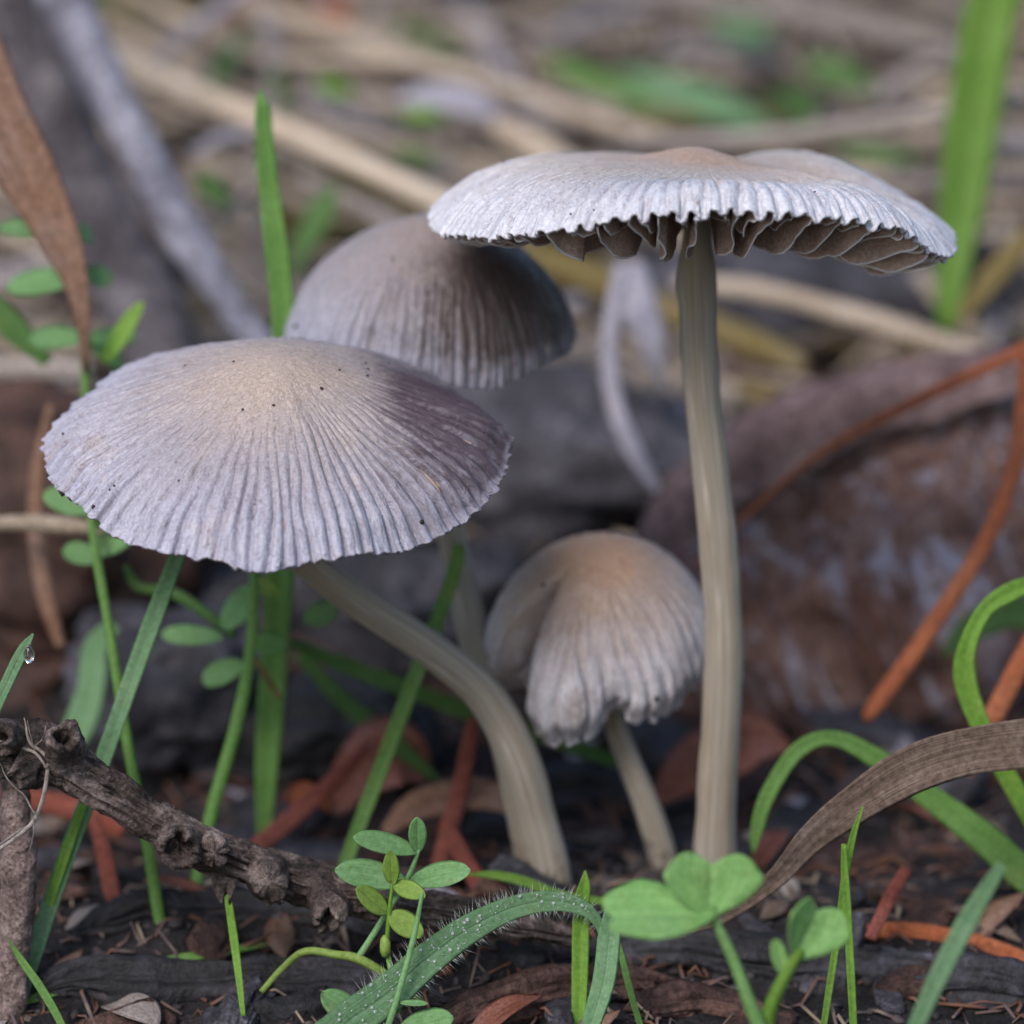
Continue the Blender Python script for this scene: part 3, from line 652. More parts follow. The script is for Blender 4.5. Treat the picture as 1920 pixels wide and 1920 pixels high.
obj('dew_film', mesh('dew_film', np.vstack(V), np.vstack(F), M['dew']), hairy, kind='stuff')
dp = P(54, 1226, -1.18); w_ = iv * np.array([.045, .045, .075]); w_[:, :2] *= (1 - .35 * np.clip(iv[:, 2:], 0, 1))
obj('water_drop', mesh('water_drop', w_, if_, M['water']), None, 'clear water drop hanging from the blade tip above the broken twig end', 'water drop', None, None, tuple(dp))

# ---------------------------------------------------------------- leafy plants
def leaflet(root, base, a, b, y0, y1, wpx, mat, face=(0, -.8, .6), fold=.22, shape=1.0, droop=.0, name='leaflet'):
    p0, p1 = P(*a, y0), P(*b, y1); t = np.linspace(0, 1, 18)
    path = p0 + (p1 - p0) * t[:, None]; path[:, 2] += droop * np.sin(np.pi * t) * np.linalg.norm(p1 - p0)
    w = U(wpx, y0) * np.maximum(np.sin(np.pi * np.clip(t, .004, .996)) ** .48 * (1 + .25 * shape * (t - .5)), .02)
    v, f, co = blade_data(path, w, face, fold, .06, 0, .012, int(a[0]))
    return obj(name, mesh(name, v - base, f, M[mat], co), root)
def stalk(root, base, pts, mat, name='stem'):
    path, w = pxw(pts, 40); v, f, co = tube_data(path, w / 2, 10, .05, 4, 5)
    return obj(name, mesh(name, v - base, f, M[mat], co), root)
def plant(name, label, at, y, cat='plant', group=None):
    b = P(*at, y); return thing(name, label, cat, b, group), b
r_, b_ = plant('vetch_sprig', 'small yellow-green sprig of rounded leaflets in front of the knobby twig', (735, 1870), -.95)
stalk(r_, b_, [(745, 1900, -1.3, 16), (735, 1830, -1.25, 13), (726, 1780, -1.2, 11), (730, 1710, -1.2, 10), (736, 1655, -1.2, 7)], 'grass_lime')
for a, b, w in [((735, 1658), (732, 1594), 34), ((738, 1658), (797, 1682), 40), ((726, 1712), (668, 1664), 46), ((730, 1712), (792, 1756), 52)]:
    leaflet(r_, b_, a, b, -1.2, -1.28, w, 'leaflet_lime', shape=-.4)
v, f = ico(1, 2); v = v * np.array([.045, .045, .09]) * (1 + .15 * vn(v * 2.5, 4))[:, None]
obj('bud', mesh('bud', v + P(722, 1775, -1.25) - b_, f, M['leaflet_lime']), r_)
r_, b_ = plant('vetch_sprig', 'green sprig of long paired leaflets growing over the knobby twig', (560, 1790), -.7)
stalk(r_, b_, [(490, 1860, -.9, 12), (530, 1815, -.8, 13), (572, 1784, -.9, 15), (630, 1790, -1.0, 17), (672, 1798, -1.1, 20), (730, 1832, -1.1, 18), (790, 1880, -1.1, 16)], 'leaflet_lime', 'runner')
stalk(r_, b_, [(670, 1798, -1.1, 14), (700, 1752, -1.05, 13), (735, 1695, -1.0, 12), (768, 1640, -.95, 11), (786, 1592, -.95, 8)], 'leaflet')
for a, b, w, y in [((784, 1598), (662, 1570), 46, -.95), ((784, 1598), (782, 1532), 36, -.95), ((762, 1655), (628, 1632), 62, -1.0), ((768, 1655), (882, 1632), 54, -1.0)]:
    leaflet(r_, b_, a, b, y, y - .1, w, 'leaflet', fold=.35)
r_, b_ = plant('vetch_sprig', 'low sprig with leaflets peeping beside the base of the hairy blade', (720, 1960), -1.7)
stalk(r_, b_, [(712, 1970, -1.75, 16), (745, 1870, -1.6, 15), (775, 1760, -1.45, 14), (792, 1675, -1.4, 9)], 'leaflet')
for a, b, w in [((690, 1925), (602, 1862), 62), ((745, 1935), (850, 1908), 60), ((748, 1880), (803, 1882), 16)]:
    leaflet(r_, b_, a, b, -1.6, -1.65, w, 'leaflet')
r_, b_ = plant('vetch_plant', 'tall vetch with paired oval leaflets climbing behind the tilted cap', (305, 1760), .3)
stalk(r_, b_, [(308, 1780, .2, 26), (272, 1560, .35, 26), (240, 1400, .5, 25), (205, 1180, .8, 24), (172, 980, 1.8, 24), (162, 800, 2.4, 24), (158, 640, 3.0, 26), (148, 520, 3.1, 24), (138, 430, 3.1, 18)], 'grass')
for a, b, w in [((140, 432), (-5, 428), 54), ((142, 440), (172, 442), 58), ((150, 520), (12, 540), 68), ((155, 518), (212, 522), 58), ((160, 635), (55, 635), 62), ((160, 635), (258, 632), 52), ((165, 640), (232, 690), 44),
                ((172, 960), (82, 925), 62), ((178, 985), (248, 985), 40), ((188, 1050), (118, 1030), 56), ((178, 1040), (258, 985), 66)]:
    leaflet(r_, b_, a, b, 3.05 if a[1] < 700 else 1.9, 3.15 if a[1] < 700 else 1.95, w, 'leaflet')
leaflet(r_, b_, (195, 680), (268, 565), 2.9, 2.9, 48, 'grass_lime', shape=-1.2)
r_, b_ = plant('vetch_plant', 'vetch with pale oval leaflets growing beneath the tilted cap', (350, 1750), .8)
stalk(r_, b_, [(345, 1770, .7, 26), (395, 1530, 1.0, 30), (440, 1370, 1.2, 30), (468, 1230, 1.4, 28), (478, 1060, 1.6, 24)], 'grass')
for a, b, w, m_ in [((420, 1195), (302, 1190), 50, 'leaflet'), ((460, 1245), (380, 1278), 60, 'leaflet'), ((470, 1210), (540, 1208), 62, 'clover'), ((420, 1180), (480, 1100), 66, 'leaflet'), ((570, 1165), (632, 1140), 60, 'leaflet'), ((530, 1120), (470, 1085), 44, 'leaflet_lime')]:
    leaflet(r_, b_, a, b, 1.7, 1.8, w, m_)
stalk(r_, b_, [(475, 1230, 1.6, 18), (500, 1270, 1.65, 20), (525, 1310, 1.7, 18)], 'straw_olive', 'twiglet')
stalk(r_, b_, [(235, 1060, 2.2, 20), (260, 1100, 2.2, 28), (330, 1115, 2.1, 30), (400, 1160, 1.9, 28), (440, 1190, 1.7, 22)], 'grass_dark', 'side_stem')
# clover leaves in front
def heart(root, base, o, tip, y0, y1, wpx, side_tilt, mat, notch=.3, cup=.2):
    p0, p1 = P(*o, y0), P(*tip, y1); ax = p1 - p0; L = np.linalg.norm(ax); ax = ax / L
    sd_ = nz(np.cross(ax, side_tilt)); nr = np.cross(sd_, ax); n, m = 22, 21
    t = np.linspace(0, 1, n)[:, None]; s = np.linspace(-1, 1, m)[None]
    w = U(wpx, y0) * .5 * (np.sin(np.pi * np.clip(t, .0, 1) ** .8 * .62 + .03) ** 1.0)
    lon = L * (t * (1 - notch * (1 - np.abs(s)) ** 1.3 * t - .40 * np.abs(s) ** 3 * t))
    h = cup * w * np.abs(s) ** 1.2 + .012 * vn(np.stack([s * 3 + 0 * t, t * 3 + 0 * s, 0 * s * t], -1), 4)
    top = p0 + ax * lon[..., None] + sd_ * (w * s)[..., None] + nr * h[..., None]
    bot = top - nr * .015
    v = np.concatenate([top.reshape(-1, 3), bot.reshape(-1, 3)]); f1 = sheet(n, m, False); f2 = f1[:, ::-1] + n * m
    loop = np.r_[np.arange(m), np.arange(1, n) * m + m - 1, (n - 1) * m + np.arange(m - 2, -1, -1), np.arange(n - 2, 0, -1) * m]
    lp = np.roll(loop, -1); f3 = np.stack([lp, loop, loop + n * m, lp + n * m], -1)
    co = np.stack([s + 0 * t, 0 * s * t, t * L + 0 * s], -1).reshape(-1, 3)
    return obj('leaflet', mesh('leaflet', v - base, np.vstack([f1, f2, f3]), M[mat], np.vstack([co, co])), root)
r_, b_ = plant('clover', 'clover with one heart-shaped leaflet raised and one spread sideways', (1425, 1930), -3.35)
stalk(r_, b_, [(1465, 2240, -3.40, 44), (1430, 1960, -3.35, 40), (1405, 1880, -3.35, 34), (1375, 1800, -3.30, 30), (1345, 1735, -3.25, 26), (1335, 1700, -3.25, 20)], 'clover')
heart(r_, b_, (1330, 1722), (1338, 1570), -3.25, -3.15, 200, np.array([.15, -1, .35]), 'clover', .34, .25)
heart(r_, b_, (1345, 1712), (1105, 1722), -3.25, -3.45, 190, np.array([0, -.45, 1]), 'clover', .2, .2)
r_, b_ = plant('clover', 'younger clover with a half-folded lime leaf leaning from the same spot', (1430, 1930), -3.25)
stalk(r_, b_, [(1415, 2240, -3.25, 44), (1432, 1960, -3.25, 40), (1448, 1880, -3.25, 36), (1478, 1820, -3.25, 32), (1500, 1780, -3.25, 30)], 'grass_lime')
heart(r_, b_, (1490, 1800), (1550, 1668), -3.25, -3.15, 150, np.array([.6, -1, .2]), 'clover', .3, .5)
leaflet(r_, b_, (1470, 1830), (1452, 1760), -3.25, -3.25, 40, 'clover')

# ---------------------------------------------------------------- needles, dead leaves
def rod(pts, mat, label, name, cat, group=None, n=44, m=12, rough=.06, rs=3.0, squash=1.0, seed=0):
    path, w = pxw(pts, n); ctr = path[len(path) // 2].copy()
    v, f, co = tube_data(path, w / 2, m, rough, rs, seed + int(abs(pts[0][0])), squash)
    return obj(name, mesh(name, v - ctr, f, M[mat], co), None, label, cat, group, None, tuple(ctr))
def needle(pts, mat, label): return rod(pts, mat, label, 'pine_needle', 'needle', 'fallen pine needles', squash=.6)
needle([(2000, 610, 4.4, 36), (1920, 655, 4.3, 38), (1800, 712, 4.2, 38), (1700, 760, 4.1, 36), (1560, 835, 4.0, 30), (1450, 920, 4.0, 22), (1300, 1060, 4.0, 14)], 'needle', 'orange needle resting along the top of the rotten wood')
needle([(1925, 640, 3.5, 36), (1918, 760, 3.4, 40), (1900, 880, 3.2, 42), (1850, 1010, 3.0, 44), (1780, 1125, 2.8, 44), (1695, 1250, 2.6, 44), (1640, 1325, 2.5, 42), (1622, 1350, 2.5, 26)], 'needle', 'long curved orange needle leaning in front of the rotten wood')
needle([(1990, 1120, 2.0, 46), (1925, 1225, 1.9, 48), (1870, 1330, 1.8, 48), (1810, 1450, 1.7, 44)], 'needle', 'thick orange needle dipping behind the dead brown leaf')
needle([(1530, 1768, None, 18), (1590, 1752, None, 32), (1690, 1744, None, 36), (1800, 1760, None, 36), (1900, 1790, None, 34), (2000, 1840, None, 30)], 'needle', 'bright orange needle lying on dark bark at ground level')
needle([(1700, 1630, .3, 26), (1665, 1690, .1, 30), (1632, 1760, -.2, 26)], 'needle_red', 'short red-brown needle below the dead brown leaf')
needle([(888, 1345, 2.0, 26), (878, 1400, 2.0, 38), (862, 1480, 2.0, 42), (838, 1570, 1.9, 44), (815, 1660, 1.8, 36)], 'needle_red', 'upright red needle stub beside the foot of the curved stem')
needle([(835, 1540, 1.5, 36), (870, 1610, 1.3, 42), (920, 1690, 1.0, 42), (960, 1760, .8, 30)], 'needle_red', 'brown-red needle crossing behind the knobby twig tip')
needle([(690, 1400, 2.6, 30), (610, 1478, 2.3, 42), (540, 1540, 2.1, 46), (470, 1600, 1.9, 42)], 'needle_red', 'reddish needle slanting down behind the knobby twig')
needle([(175, 1530, 1.2, 26), (195, 1600, 1.1, 36), (215, 1700, 1.0, 38), (230, 1770, .9, 30)], 'needle_red', 'dull red needle under the twig beside the long blade')
needle([(950, 1740, None, 16), (975, 1800, None, 26), (1000, 1870, None, 22)], 'needle_red', 'red-brown needle piece lying under the hairy blade')
needle([(0, 1480, 2.2, 40), (60, 1500, 2.2, 50), (150, 1520, 2.2, 54), (230, 1560, 2.2, 40)], 'needle_red', 'rust-coloured needle lying behind the broken twig end')
L_ = 'dead_leaf'
B([(1250, 1748, -.35, 24), (1330, 1724, -.4, 34), (1395, 1690, -.45, 36), (1455, 1645, -.5, 46), (1520, 1572, -.55, 66), (1600, 1508, -.6, 84), (1700, 1446, -.6, 92), (1800, 1412, -.55, 96), (1910, 1396, -.5, 96), (2020, 1390, -.4, 92)],
  'dead_leaf', 'long dead brown grass leaf arching up from the clover', name=L_, cat='leaf', n=80, fold=.22, thick=.05, wavy=.03, m=15, twist=np.linspace(-.9, .15, 80))
B([(-230, -260, 4.2, 12), (-150, -110, 3.8, 80), (-60, 60, 3.4, 110), (0, 215, 3.2, 124), (55, 330, 3.0, 116), (105, 430, 2.8, 92), (140, 520, 2.7, 62), (155, 610, 2.6, 36), (160, 700, 2.6, 18)], 'dead_leaf_orange', 'curved brown leaf fading to orange above the vetch leaflets', name=L_, cat='leaf', fold=.3)
B([(620, 1520, 2.8, 50), (680, 1450, 2.8, 120), (740, 1420, 2.9, 150), (800, 1450, 3.0, 60)], 'dead_leaf_pink', 'curled pinkish dead leaf on the soil behind the twig', name=L_, cat='leaf', fold=.4, face=(.1, -.8, .6))
B([(530, 1500, 2.5, 20), (560, 1490, 2.5, 60), (590, 1495, 2.5, 50), (620, 1520, 2.5, 14)], 'needle', 'bright orange leaf scrap beside the pinkish dead leaf', name=L_, cat='leaf', face=(0, -.8, .6))
B([(720, 1560, 2.0, 30), (790, 1510, 2.1, 80), (900, 1490, 2.2, 90), (980, 1520, 2.2, 40)], 'dead_leaf_orange', 'brown dead leaf lying between the twig and the curved stem', name=L_, cat='leaf', face=(0, -.6, .8))
B([(1230, 1500, 3.0, 40), (1300, 1440, 3.0, 120), (1400, 1390, 3.0, 130), (1480, 1400, 3.0, 30)], 'dead_leaf_pink', 'dull brown leaf leaning behind the foot of the tall stem', name=L_, cat='leaf', face=(.1, -.8, .5))

# ---------------------------------------------------------------- knobby twig, upright twig, fibres
tb = P(300, 1560, -.5)
root = thing('twig', 'dark knobby twig with broken stubs lying across in front of the stems', 'twig', tb)
tp, tw = pxw([(-90, 1385, -1.0, 96), (-20, 1392, -.95, 104), (50, 1400, -.9, 112), (110, 1420, -.9, 112), (165, 1462, -.85, 92), (240, 1512, -.8, 80), (310, 1552, -.75, 84), (380, 1588, -.7, 84), (450, 1612, -.65, 78), (530, 1645, -.6, 84), (610, 1672, -.55, 86), (700, 1690, -.5, 78), (800, 1704, -.45, 74), (900, 1722, -.4, 66), (1010, 1745, -.35, 50), (1100, 1765, -.3, 20)], 220)
tp = tp + .03 * fbm(tp * 2.5, 3, 77)[:, None] * [.4, .3, 1]
tw = tw * .84
v, f, co = tube_data(tp, tw / 2, 96, .15, 3.0, 8)
g = co[:-2] * [2.4, 2.4, 1.4]; crack = np.abs(vn(g * [2.2, 2.2, 1.0] + 9, 12)); plate = vn(g * [2.5, 2.5, 2.0] + 3, 14)
rel = v[:-2] - np.repeat(tp, 96, 0); rl = np.linalg.norm(rel, axis=1, keepdims=True)
v[:-2] += rel / np.maximum(rl, 1e-6) * (.022 * np.sign(plate) * np.minimum(np.abs(plate) * 6, 1) - .05 * np.exp(-(crack / .07) ** 2) + .02 * fbm(co[:-2] * [7, 7, 5], 3, 15))[:, None]
obj('bark', mesh('bark', v - tb, f, M['bark'], co), root)
def stub(p0, d, r0, r1, L, name='stub', hollow=True, seed=0):
    d = nz(np.asarray(d, float)); n = 14
    t = np.linspace(0, 1, n); path = p0 + d * (t * L)[:, None]
    r = r0 + (r1 - r0) * t
    if hollow:
        path = np.vstack([path, p0 + d * L * .97, p0 + d * L * .75, p0 + d * L * .4]); r = np.r_[r, r1 * .62, r1 * .55, r1 * .2]
    tt = nz(np.array([d])); up = np.array([0.2, .3, 1.0]); a = nz(np.cross(d, up)); b = np.cross(a, d)
    ph = np.linspace(0, 2 * np.pi, 28, endpoint=False)
    ring = a * np.cos(ph)[:, None] + b * np.sin(ph)[:, None]
    w = path[:, None] + ring[None] * r[:, None, None]
    rr = r[:, None] * (1 + .3 * fbm(w * 6, 4, seed)); w = path[:, None] + ring[None] * rr[..., None] + d * (.11 * fbm(np.stack([np.cos(ph) * 2, np.sin(ph) * 2, 0 * ph], -1) + seed, 3, 3))[None, :, None] * np.linspace(0, 1, len(path)).clip(0, .8)[:, None, None]
    m = len(ph); vv = np.vstack([w.reshape(-1, 3), path[-1:]]); k = np.arange(m)
    fan = np.stack([(len(path) - 1) * m + k, (len(path) - 1) * m + (k + 1) % m, np.full(m, len(path) * m)], -1)
    return obj(name, mesh(name, vv - tb, [sheet(len(path), m, True), fan], M['bark']), root)
stub(P(112, 1410, -.95), (.15, -.9, .55), .17, .125, .34, seed=1)
stub(P(338, 1575, -.75), (0, -1, .0), .16, .155, .34, seed=2)
stub(P(395, 1595, -.8), (.2, -1, .15), .14, .11, .2, 'knot', False, 3)
stub(P(500, 1645, -.7), (.1, -1, .1), .18, .13, .2, 'knot', False, 4)
stub(P(612, 1690, -.65), (.1, -1, -.35), .17, .12, .28, seed=5)
stub(P(425, 1650, -.7), (-.1, -.5, -1), .12, .05, .12, 'bark_flake', False, 6)
stub(P(505, 1660, -.7), (.3, -.6, -.9), .12, .07, .12, 'bark_flake', False, 7)
stub(P(60, 1420, -.95), (-.6, -.7, -.5), .2, .12, .22, 'bark_flake', False, 8)
stub(P(20, 1385, -1.05), (-.5, -1, .1), .15, .14, .18, seed=9)
rod([(28, 1440, -.55, 56), (30, 1520, -.6, 60), (34, 1600, -.6, 66), (30, 1700, -.65, 70), (22, 1800, -.7, 72), (12, 1930, -.8, 74), (8, 2010, -.9, 74)], 'twig_pink', 'upright twig with pinkish scaly bark propping the broken twig end', 'twig', 'twig', n=160, m=56, rough=.17, rs=7)
fb = P(70, 1480, -1.1)
root = thing('root_fibre', 'pale frayed root fibres hanging over the broken twig end', 'fibre', fb)
for q in ([(-20, 1604, 9), (30, 1570, 9), (66, 1535, 10), (84, 1480, 10), (90, 1430, 9), (78, 1412, 8), (58, 1395, 8), (50, 1360, 5), (46, 1345, 3)],
          [(-20, 1392, 7), (15, 1394, 8), (45, 1404, 8), (70, 1418, 7), (88, 1440, 6)], [(88, 1440, 6), (91, 1400, 5), (86, 1360, 3)], [(64, 1400, 4), (80, 1385, 4), (84, 1365, 2)],
          [(0, 1430, 4), (20, 1470, 4), (50, 1500, 5), (66, 1525, 4)], [(66, 1530, 5), (62, 1570, 3), (54, 1600, 2)], [(-10, 1590, 4), (40, 1555, 5), (70, 1540, 4)], [(72, 1420, 3), (60, 1380, 3), (52, 1350, 2)]):
    path, w = pxw([(a, b, -1.12 - .05 * rng.uniform(), c) for a, b, c in q], 40)
    path = path + .012 * fbm(path * 6, 2, int(q[0][1]))[:, None] * [1, 0, 1]
    v, f, co = tube_data(path, w / 2, 6); obj('strand', mesh('strand', v - fb, f, M['fibre'], co), root)

# ---------------------------------------------------------------- dark bark pieces at ground level
def bark_piece(pts, mat, label, seed):
    path, w = pxw(pts, 130); t = np.linspace(0, 1, 130); m = 64
    path = path + .05 * fbm(path * 1.5, 3, seed)[:, None] * [0, .5, 1]
    w = w * np.clip(np.minimum(t, 1 - t) / .06, .05, 1) ** .5
    v, f, co = tube_data(path, w / 2, m, .3, 1.6, seed, .7); ctr = path[65].copy()
    g = co[:-2] * [2.6, 2.6, .5]; d = fbm(g, 4, seed) ; crack = np.abs(vn(g * 1.7 + 9, seed + 4))
    rel = v[:-2] - np.repeat(path, m, 0); rl = np.linalg.norm(rel, axis=1, keepdims=True)
    v[:-2] += rel / np.maximum(rl, 1e-6) * (.05 * d - .07 * np.exp(-(crack / .09) ** 2))[:, None] * np.clip(rl / .1, 0, 1)
    v[:-2] += nz(np.gradient(path, axis=0)).repeat(m, 0) * (.18 * vn(co[:-2] * [4, 4, 0] + seed, 3) * np.repeat(np.clip(np.abs(t - .5) / .5 - .8, 0, 1) * 5, m))[:, None]
    return obj('bark_piece', mesh('bark_piece', v - ctr, f, M[mat], co), None, label, 'bark', 'bark pieces on the soil', None, tuple(ctr))
bark_piece([(1080, 1790, None, 70), (1200, 1785, None, 100), (1400, 1795, None, 120), (1600, 1815, None, 120), (1800, 1840, None, 130), (2000, 1860, None, 120)], 'charcoal', 'long blackened bark strip behind the two clovers', 1)
bark_piece([(150, 1745, None, 40), (280, 1715, None, 80), (430, 1705, None, 90), (600, 1725, None, 90), (760, 1760, None, 60)], 'charcoal', 'blackened bark strip under the knobby twig', 2)
bark_piece([(60, 1860, None, 60), (260, 1850, None, 90), (480, 1838, None, 90), (700, 1850, None, 80), (830, 1880, None, 50)], 'charcoal', 'dark bark strip beneath the flat-lying green blade', 3)
bark_piece([(780, 1960, None, 70), (930, 1895, None, 90), (1080, 1860, None, 90), (1250, 1850, None, 60)], 'chip_brown', 'brown bark strip under the hairy blade', 4)
bark_piece([(430, 1960, None, 60), (450, 1900, None, 90), (480, 1860, None, 60)], 'chip_grey', 'small grey bark lump at the foot of the lone thin blade', 5)
bark_piece([(1200, 1900, None, 60), (1330, 1880, None, 90), (1420, 1900, None, 60)], 'chip_brown', 'pinkish bark lump beneath the clover stalks', 6)
bark_piece([(820, 1560, None, 50), (960, 1500, None, 120), (1130, 1490, None, 130), (1300, 1520, None, 60)], 'charcoal', 'blackened bark behind the feet of the mushrooms', 7)

# ---------------------------------------------------------------- rotten wood and stones behind
def lump(c, ax, rotz, mat, label, name, cat, seed, rough=.22, rs=.8, group=None, sub=5, tilt=0.0, groove=0.0, fine=.05):
    v, f = ico(1, sub); q = np.sign(v) * np.abs(v) ** .8; q = q / np.maximum(np.linalg.norm(q, axis=1, keepdims=True), .75)
    k = 1 + rough * fbm(v * 1.6 + seed, 4, seed) + fine * fbm(v * 7, 3, seed + 3)
    if groove: k = k + groove * vn(np.stack([v[:, 0] * 9, v[:, 1] * 9, v[:, 2] * 1.2], -1) + 3 * vn(v * 2, 5)[:, None], seed)
    w = q * k[:, None] * np.asarray(ax)
    me = mesh(name, w, f, M[mat], v * 1.5 + seed); o = obj(name, me, None, label, cat, group, None, tuple(c)); o.rotation_euler = (0, tilt, rotz); return o
c_ = P(1690, 1120, 6.4)
lump(c_, (2.35, 1.5, 1.95), .25, 'rotwood', 'large crumbling lump of red-brown rotten wood behind the tall stem', 'wood_chunk', 'wood', 3, .16, .8, None, 6, -.35, .06)
B([(1210, 1040, 5.0, 90), (1330, 900, 5.2, 170), (1480, 800, 5.4, 190), (1650, 735, 5.6, 180), (1850, 690, 5.8, 150), (2000, 660, 6.0, 120)], 'slab', 'curved slab of purplish-brown bark leaning on the rotten wood', name='bark_slab', cat='bark', n=50, face=(.25, -.6, .75), thick=.2, fold=-.25, wavy=.12, m=15)
lump(P(700, 1170, 6.6), (1.5, 1.0, .75), .2, 'chip_grey', 'grey soil clod seen between the tilted cap and the small folded cap', 'soil_clod', 'clod', 11, .3, 1, 'soil clods on the bank')
lump(P(330, 1270, 4.6), (1.0, .8, .75), .5, 'chip_grey', 'pale grey clod under the tilted cap behind the vetch', 'soil_clod', 'clod', 12, .3, 1, 'soil clods on the bank')
lump(P(1030, 870, 8.2), (1.9, 1.0, .8), -.1, 'chip_grey', 'bluish-grey clod above the small folded cap', 'soil_clod', 'clod', 13, .3, 1, 'soil clods on the bank')
lump(P(640, 1380, 4.2), (.9, .7, .5), .1, 'charcoal', 'black clod behind the pinkish dead leaf', 'soil_clod', 'clod', 14, .3, 1, 'soil clods on the bank')
lump(P(1560, 560, 12.5), (2.0, 1.0, .8), .1, 'chip_grey', 'grey clod under the olive stem behind the flat cap', 'soil_clod', 'clod', 15, .3, 1, 'soil clods on the bank')
lump(P(60, 1000, 6.5), (1.4, 1.0, 1.2), .1, 'chip_brown', 'brown clod beside the edge of the tilted cap', 'soil_clod', 'clod', 16, .3, 1, 'soil clods on the bank')

# ---------------------------------------------------------------- branches and straw on the bank
rod([(10, -420, 10.2, 90), (90, -130, 9.2, 104), (130, 0, 8.8, 108), (185, 130, 8.4, 104), (255, 270, 8.0, 98), (330, 410, 7.6, 92), (405, 530, 7.2, 86), (480, 640, 6.8, 80), (600, 800, 6.2, 74)], 'branch_grey', 'pale weathered grey branch slanting down behind the tilted cap', 'branch', 'branch', None, 140, 40, .2, 1.6)
rod([(-150, -380, 11, 140), (-40, -60, 10, 170), (60, 120, 9.6, 165), (150, 330, 9.2, 170), (240, 520, 8.8, 165), (330, 700, 8.2, 150)], 'branch_dark', 'thick dark mottled branch beneath the pale weathered one', 'branch', 'branch', None, 120, 32, .2, 1.1)
SG = 'dry straw on the bank'
def straw(pts, mat, label): return rod(pts, mat, label, 'straw_stem', 'straw', SG, 50, 12, .1, 1.5, .8)
straw([(170, 80, 11.5, 56), (230, 118, 11.4, 66), (360, 175, 11.2, 66), (480, 222, 11, 62), (600, 275, 10.8, 58), (800, 365, 10.4, 60), (960, 440, 10.2, 56)], 'straw_bright', 'bright cream straw running behind the broad upright blade tip')
straw([(200, -40, 14, 40), (380, 55, 13.6, 46), (470, 105, 13.4, 46), (620, 112, 13.3, 46), (800, 120, 13, 50), (960, 170, 12.8, 52), (1120, 225, 12.6, 50), (1300, 275, 12.4, 44)], 'straw', 'bent tan straw running above the bell cap to the flat cap')
straw([(440, 0, 15, 60), (560, 40, 14.8, 70), (720, 95, 14.5, 64), (860, 140, 14.2, 54)], 'straw', 'thick tan straw lying over the bent straw')
straw([(1180, 262, 10.4, 40), (1340, 262, 10.2, 46), (1500, 248, 10, 46), (1700, 218, 9.8, 46), (1950, 180, 9.6, 46)], 'straw_grey', 'grey-brown stalk crossing in front of the very broad bright blade')
straw([(1440, 345, 11, 44), (1640, 345, 10.8, 48), (1800, 340, 10.6, 50), (1960, 345, 10.4, 48)], 'straw_grey', 'grey-brown stalk level with the rim of the flat cap')
straw([(1270, 530, 9, 50), (1420, 545, 8.8, 54), (1560, 580, 8.5, 54), (1700, 620, 8.2, 54), (1850, 670, 8, 46)], 'straw', 'tan straw below the flat cap running towards the bark slab')
straw([(940, 470, 9, 70), (1080, 510, 8.8, 80), (1240, 580, 8.5, 80), (1400, 640, 8.3, 74), (1510, 690, 8.1, 50)], 'straw_olive', 'olive-yellow straw passing behind the tall stem')
straw([(1170, 500, 6.6, 44), (1150, 580, 6.4, 44), (1143, 690, 6.2, 44), (1160, 780, 6.0, 46), (1195, 860, 5.8, 46), (1240, 930, 5.6, 30)], 'straw_lilac', 'pale lilac curved stem hanging between the bell cap and the tall stem')
straw([(1180, 500, 7.4, 80), (1200, 580, 7.2, 84), (1225, 660, 7.0, 60), (1240, 720, 7.0, 24)], 'straw_lilac', 'pale pinkish stem piece beside the lilac curved stem')
straw([(1060, -30, 17, 60), (1250, -5, 16.8, 66), (1450, 20, 16.5, 70), (1640, 55, 16.2, 70), (1800, 95, 16, 60)], 'straw_grey', 'thick grey-brown stalk at the top of the bank')
straw([(1640, 190, 13.5, 50), (1720, 130, 13.7, 56), (1800, 100, 13.9, 50)], 'straw_grey', 'short grey stalk behind the very broad blade')
straw([(540, 220, 12.4, 40), (700, 262, 12.2, 46), (880, 300, 12, 46), (1080, 330, 11.8, 40)], 'straw', 'tan straw lying just under the bent straw')
straw([(560, 330, 9.6, 46), (700, 400, 9.4, 52), (800, 470, 9.2, 50)], 'straw_grey', 'grey straw disappearing behind the bell cap')
straw([(930, 230, 11.6, 60), (1000, 275, 11.4, 74), (1100, 330, 11.2, 70)], 'straw', 'short tan straw above the edge of the flat cap')
straw([(-40, 985, 2.6, 36), (40, 980, 2.6, 40), (120, 985, 2.6, 42), (200, 995, 2.6, 30)], 'straw', 'tan straw poking out beside the tilted cap')
straw([(95, 760, 3.4, 30), (70, 900, 3.2, 42), (72, 1030, 3.0, 44), (90, 1130, 2.9, 44), (115, 1215, 2.8, 30)], 'dead_leaf_orange', 'brown stalk hanging beside the tilted cap')
straw([(-40, 700, 5.4, 50), (60, 690, 5.3, 60), (170, 700, 5.2, 50)], 'straw_grey', 'dull grey stalk behind the vetch leaflets')
straw([(350, 60, 13, 36), (420, 10, 13.2, 46), (470, -30, 13.4, 40)], 'straw_lilac', 'pale stalk piece crossing the bent straw')
straw([(280, 130, 12.4, 34), (330, 80, 12.5, 44), (390, 40, 12.6, 36)], 'straw_lilac', 'pale stalk piece above the bright cream straw')
straw([(360, 290, 9.6, 30), (410, 262, 9.7, 40), (470, 245, 9.8, 34)], 'straw_lilac', 'grey-blue stalk piece under the bright cream straw')
straw([(400, 430, 8.6, 30), (440, 380, 8.7, 40), (480, 340, 8.8, 34)], 'straw_grey', 'short grey stalk beside the pale weathered branch')
straw([(500, 30, 14.5, 60), (510, 120, 13.2, 50), (505, 260, 12, 40)], 'straw_grey', 'upright grey stalk behind the broad blade tip')
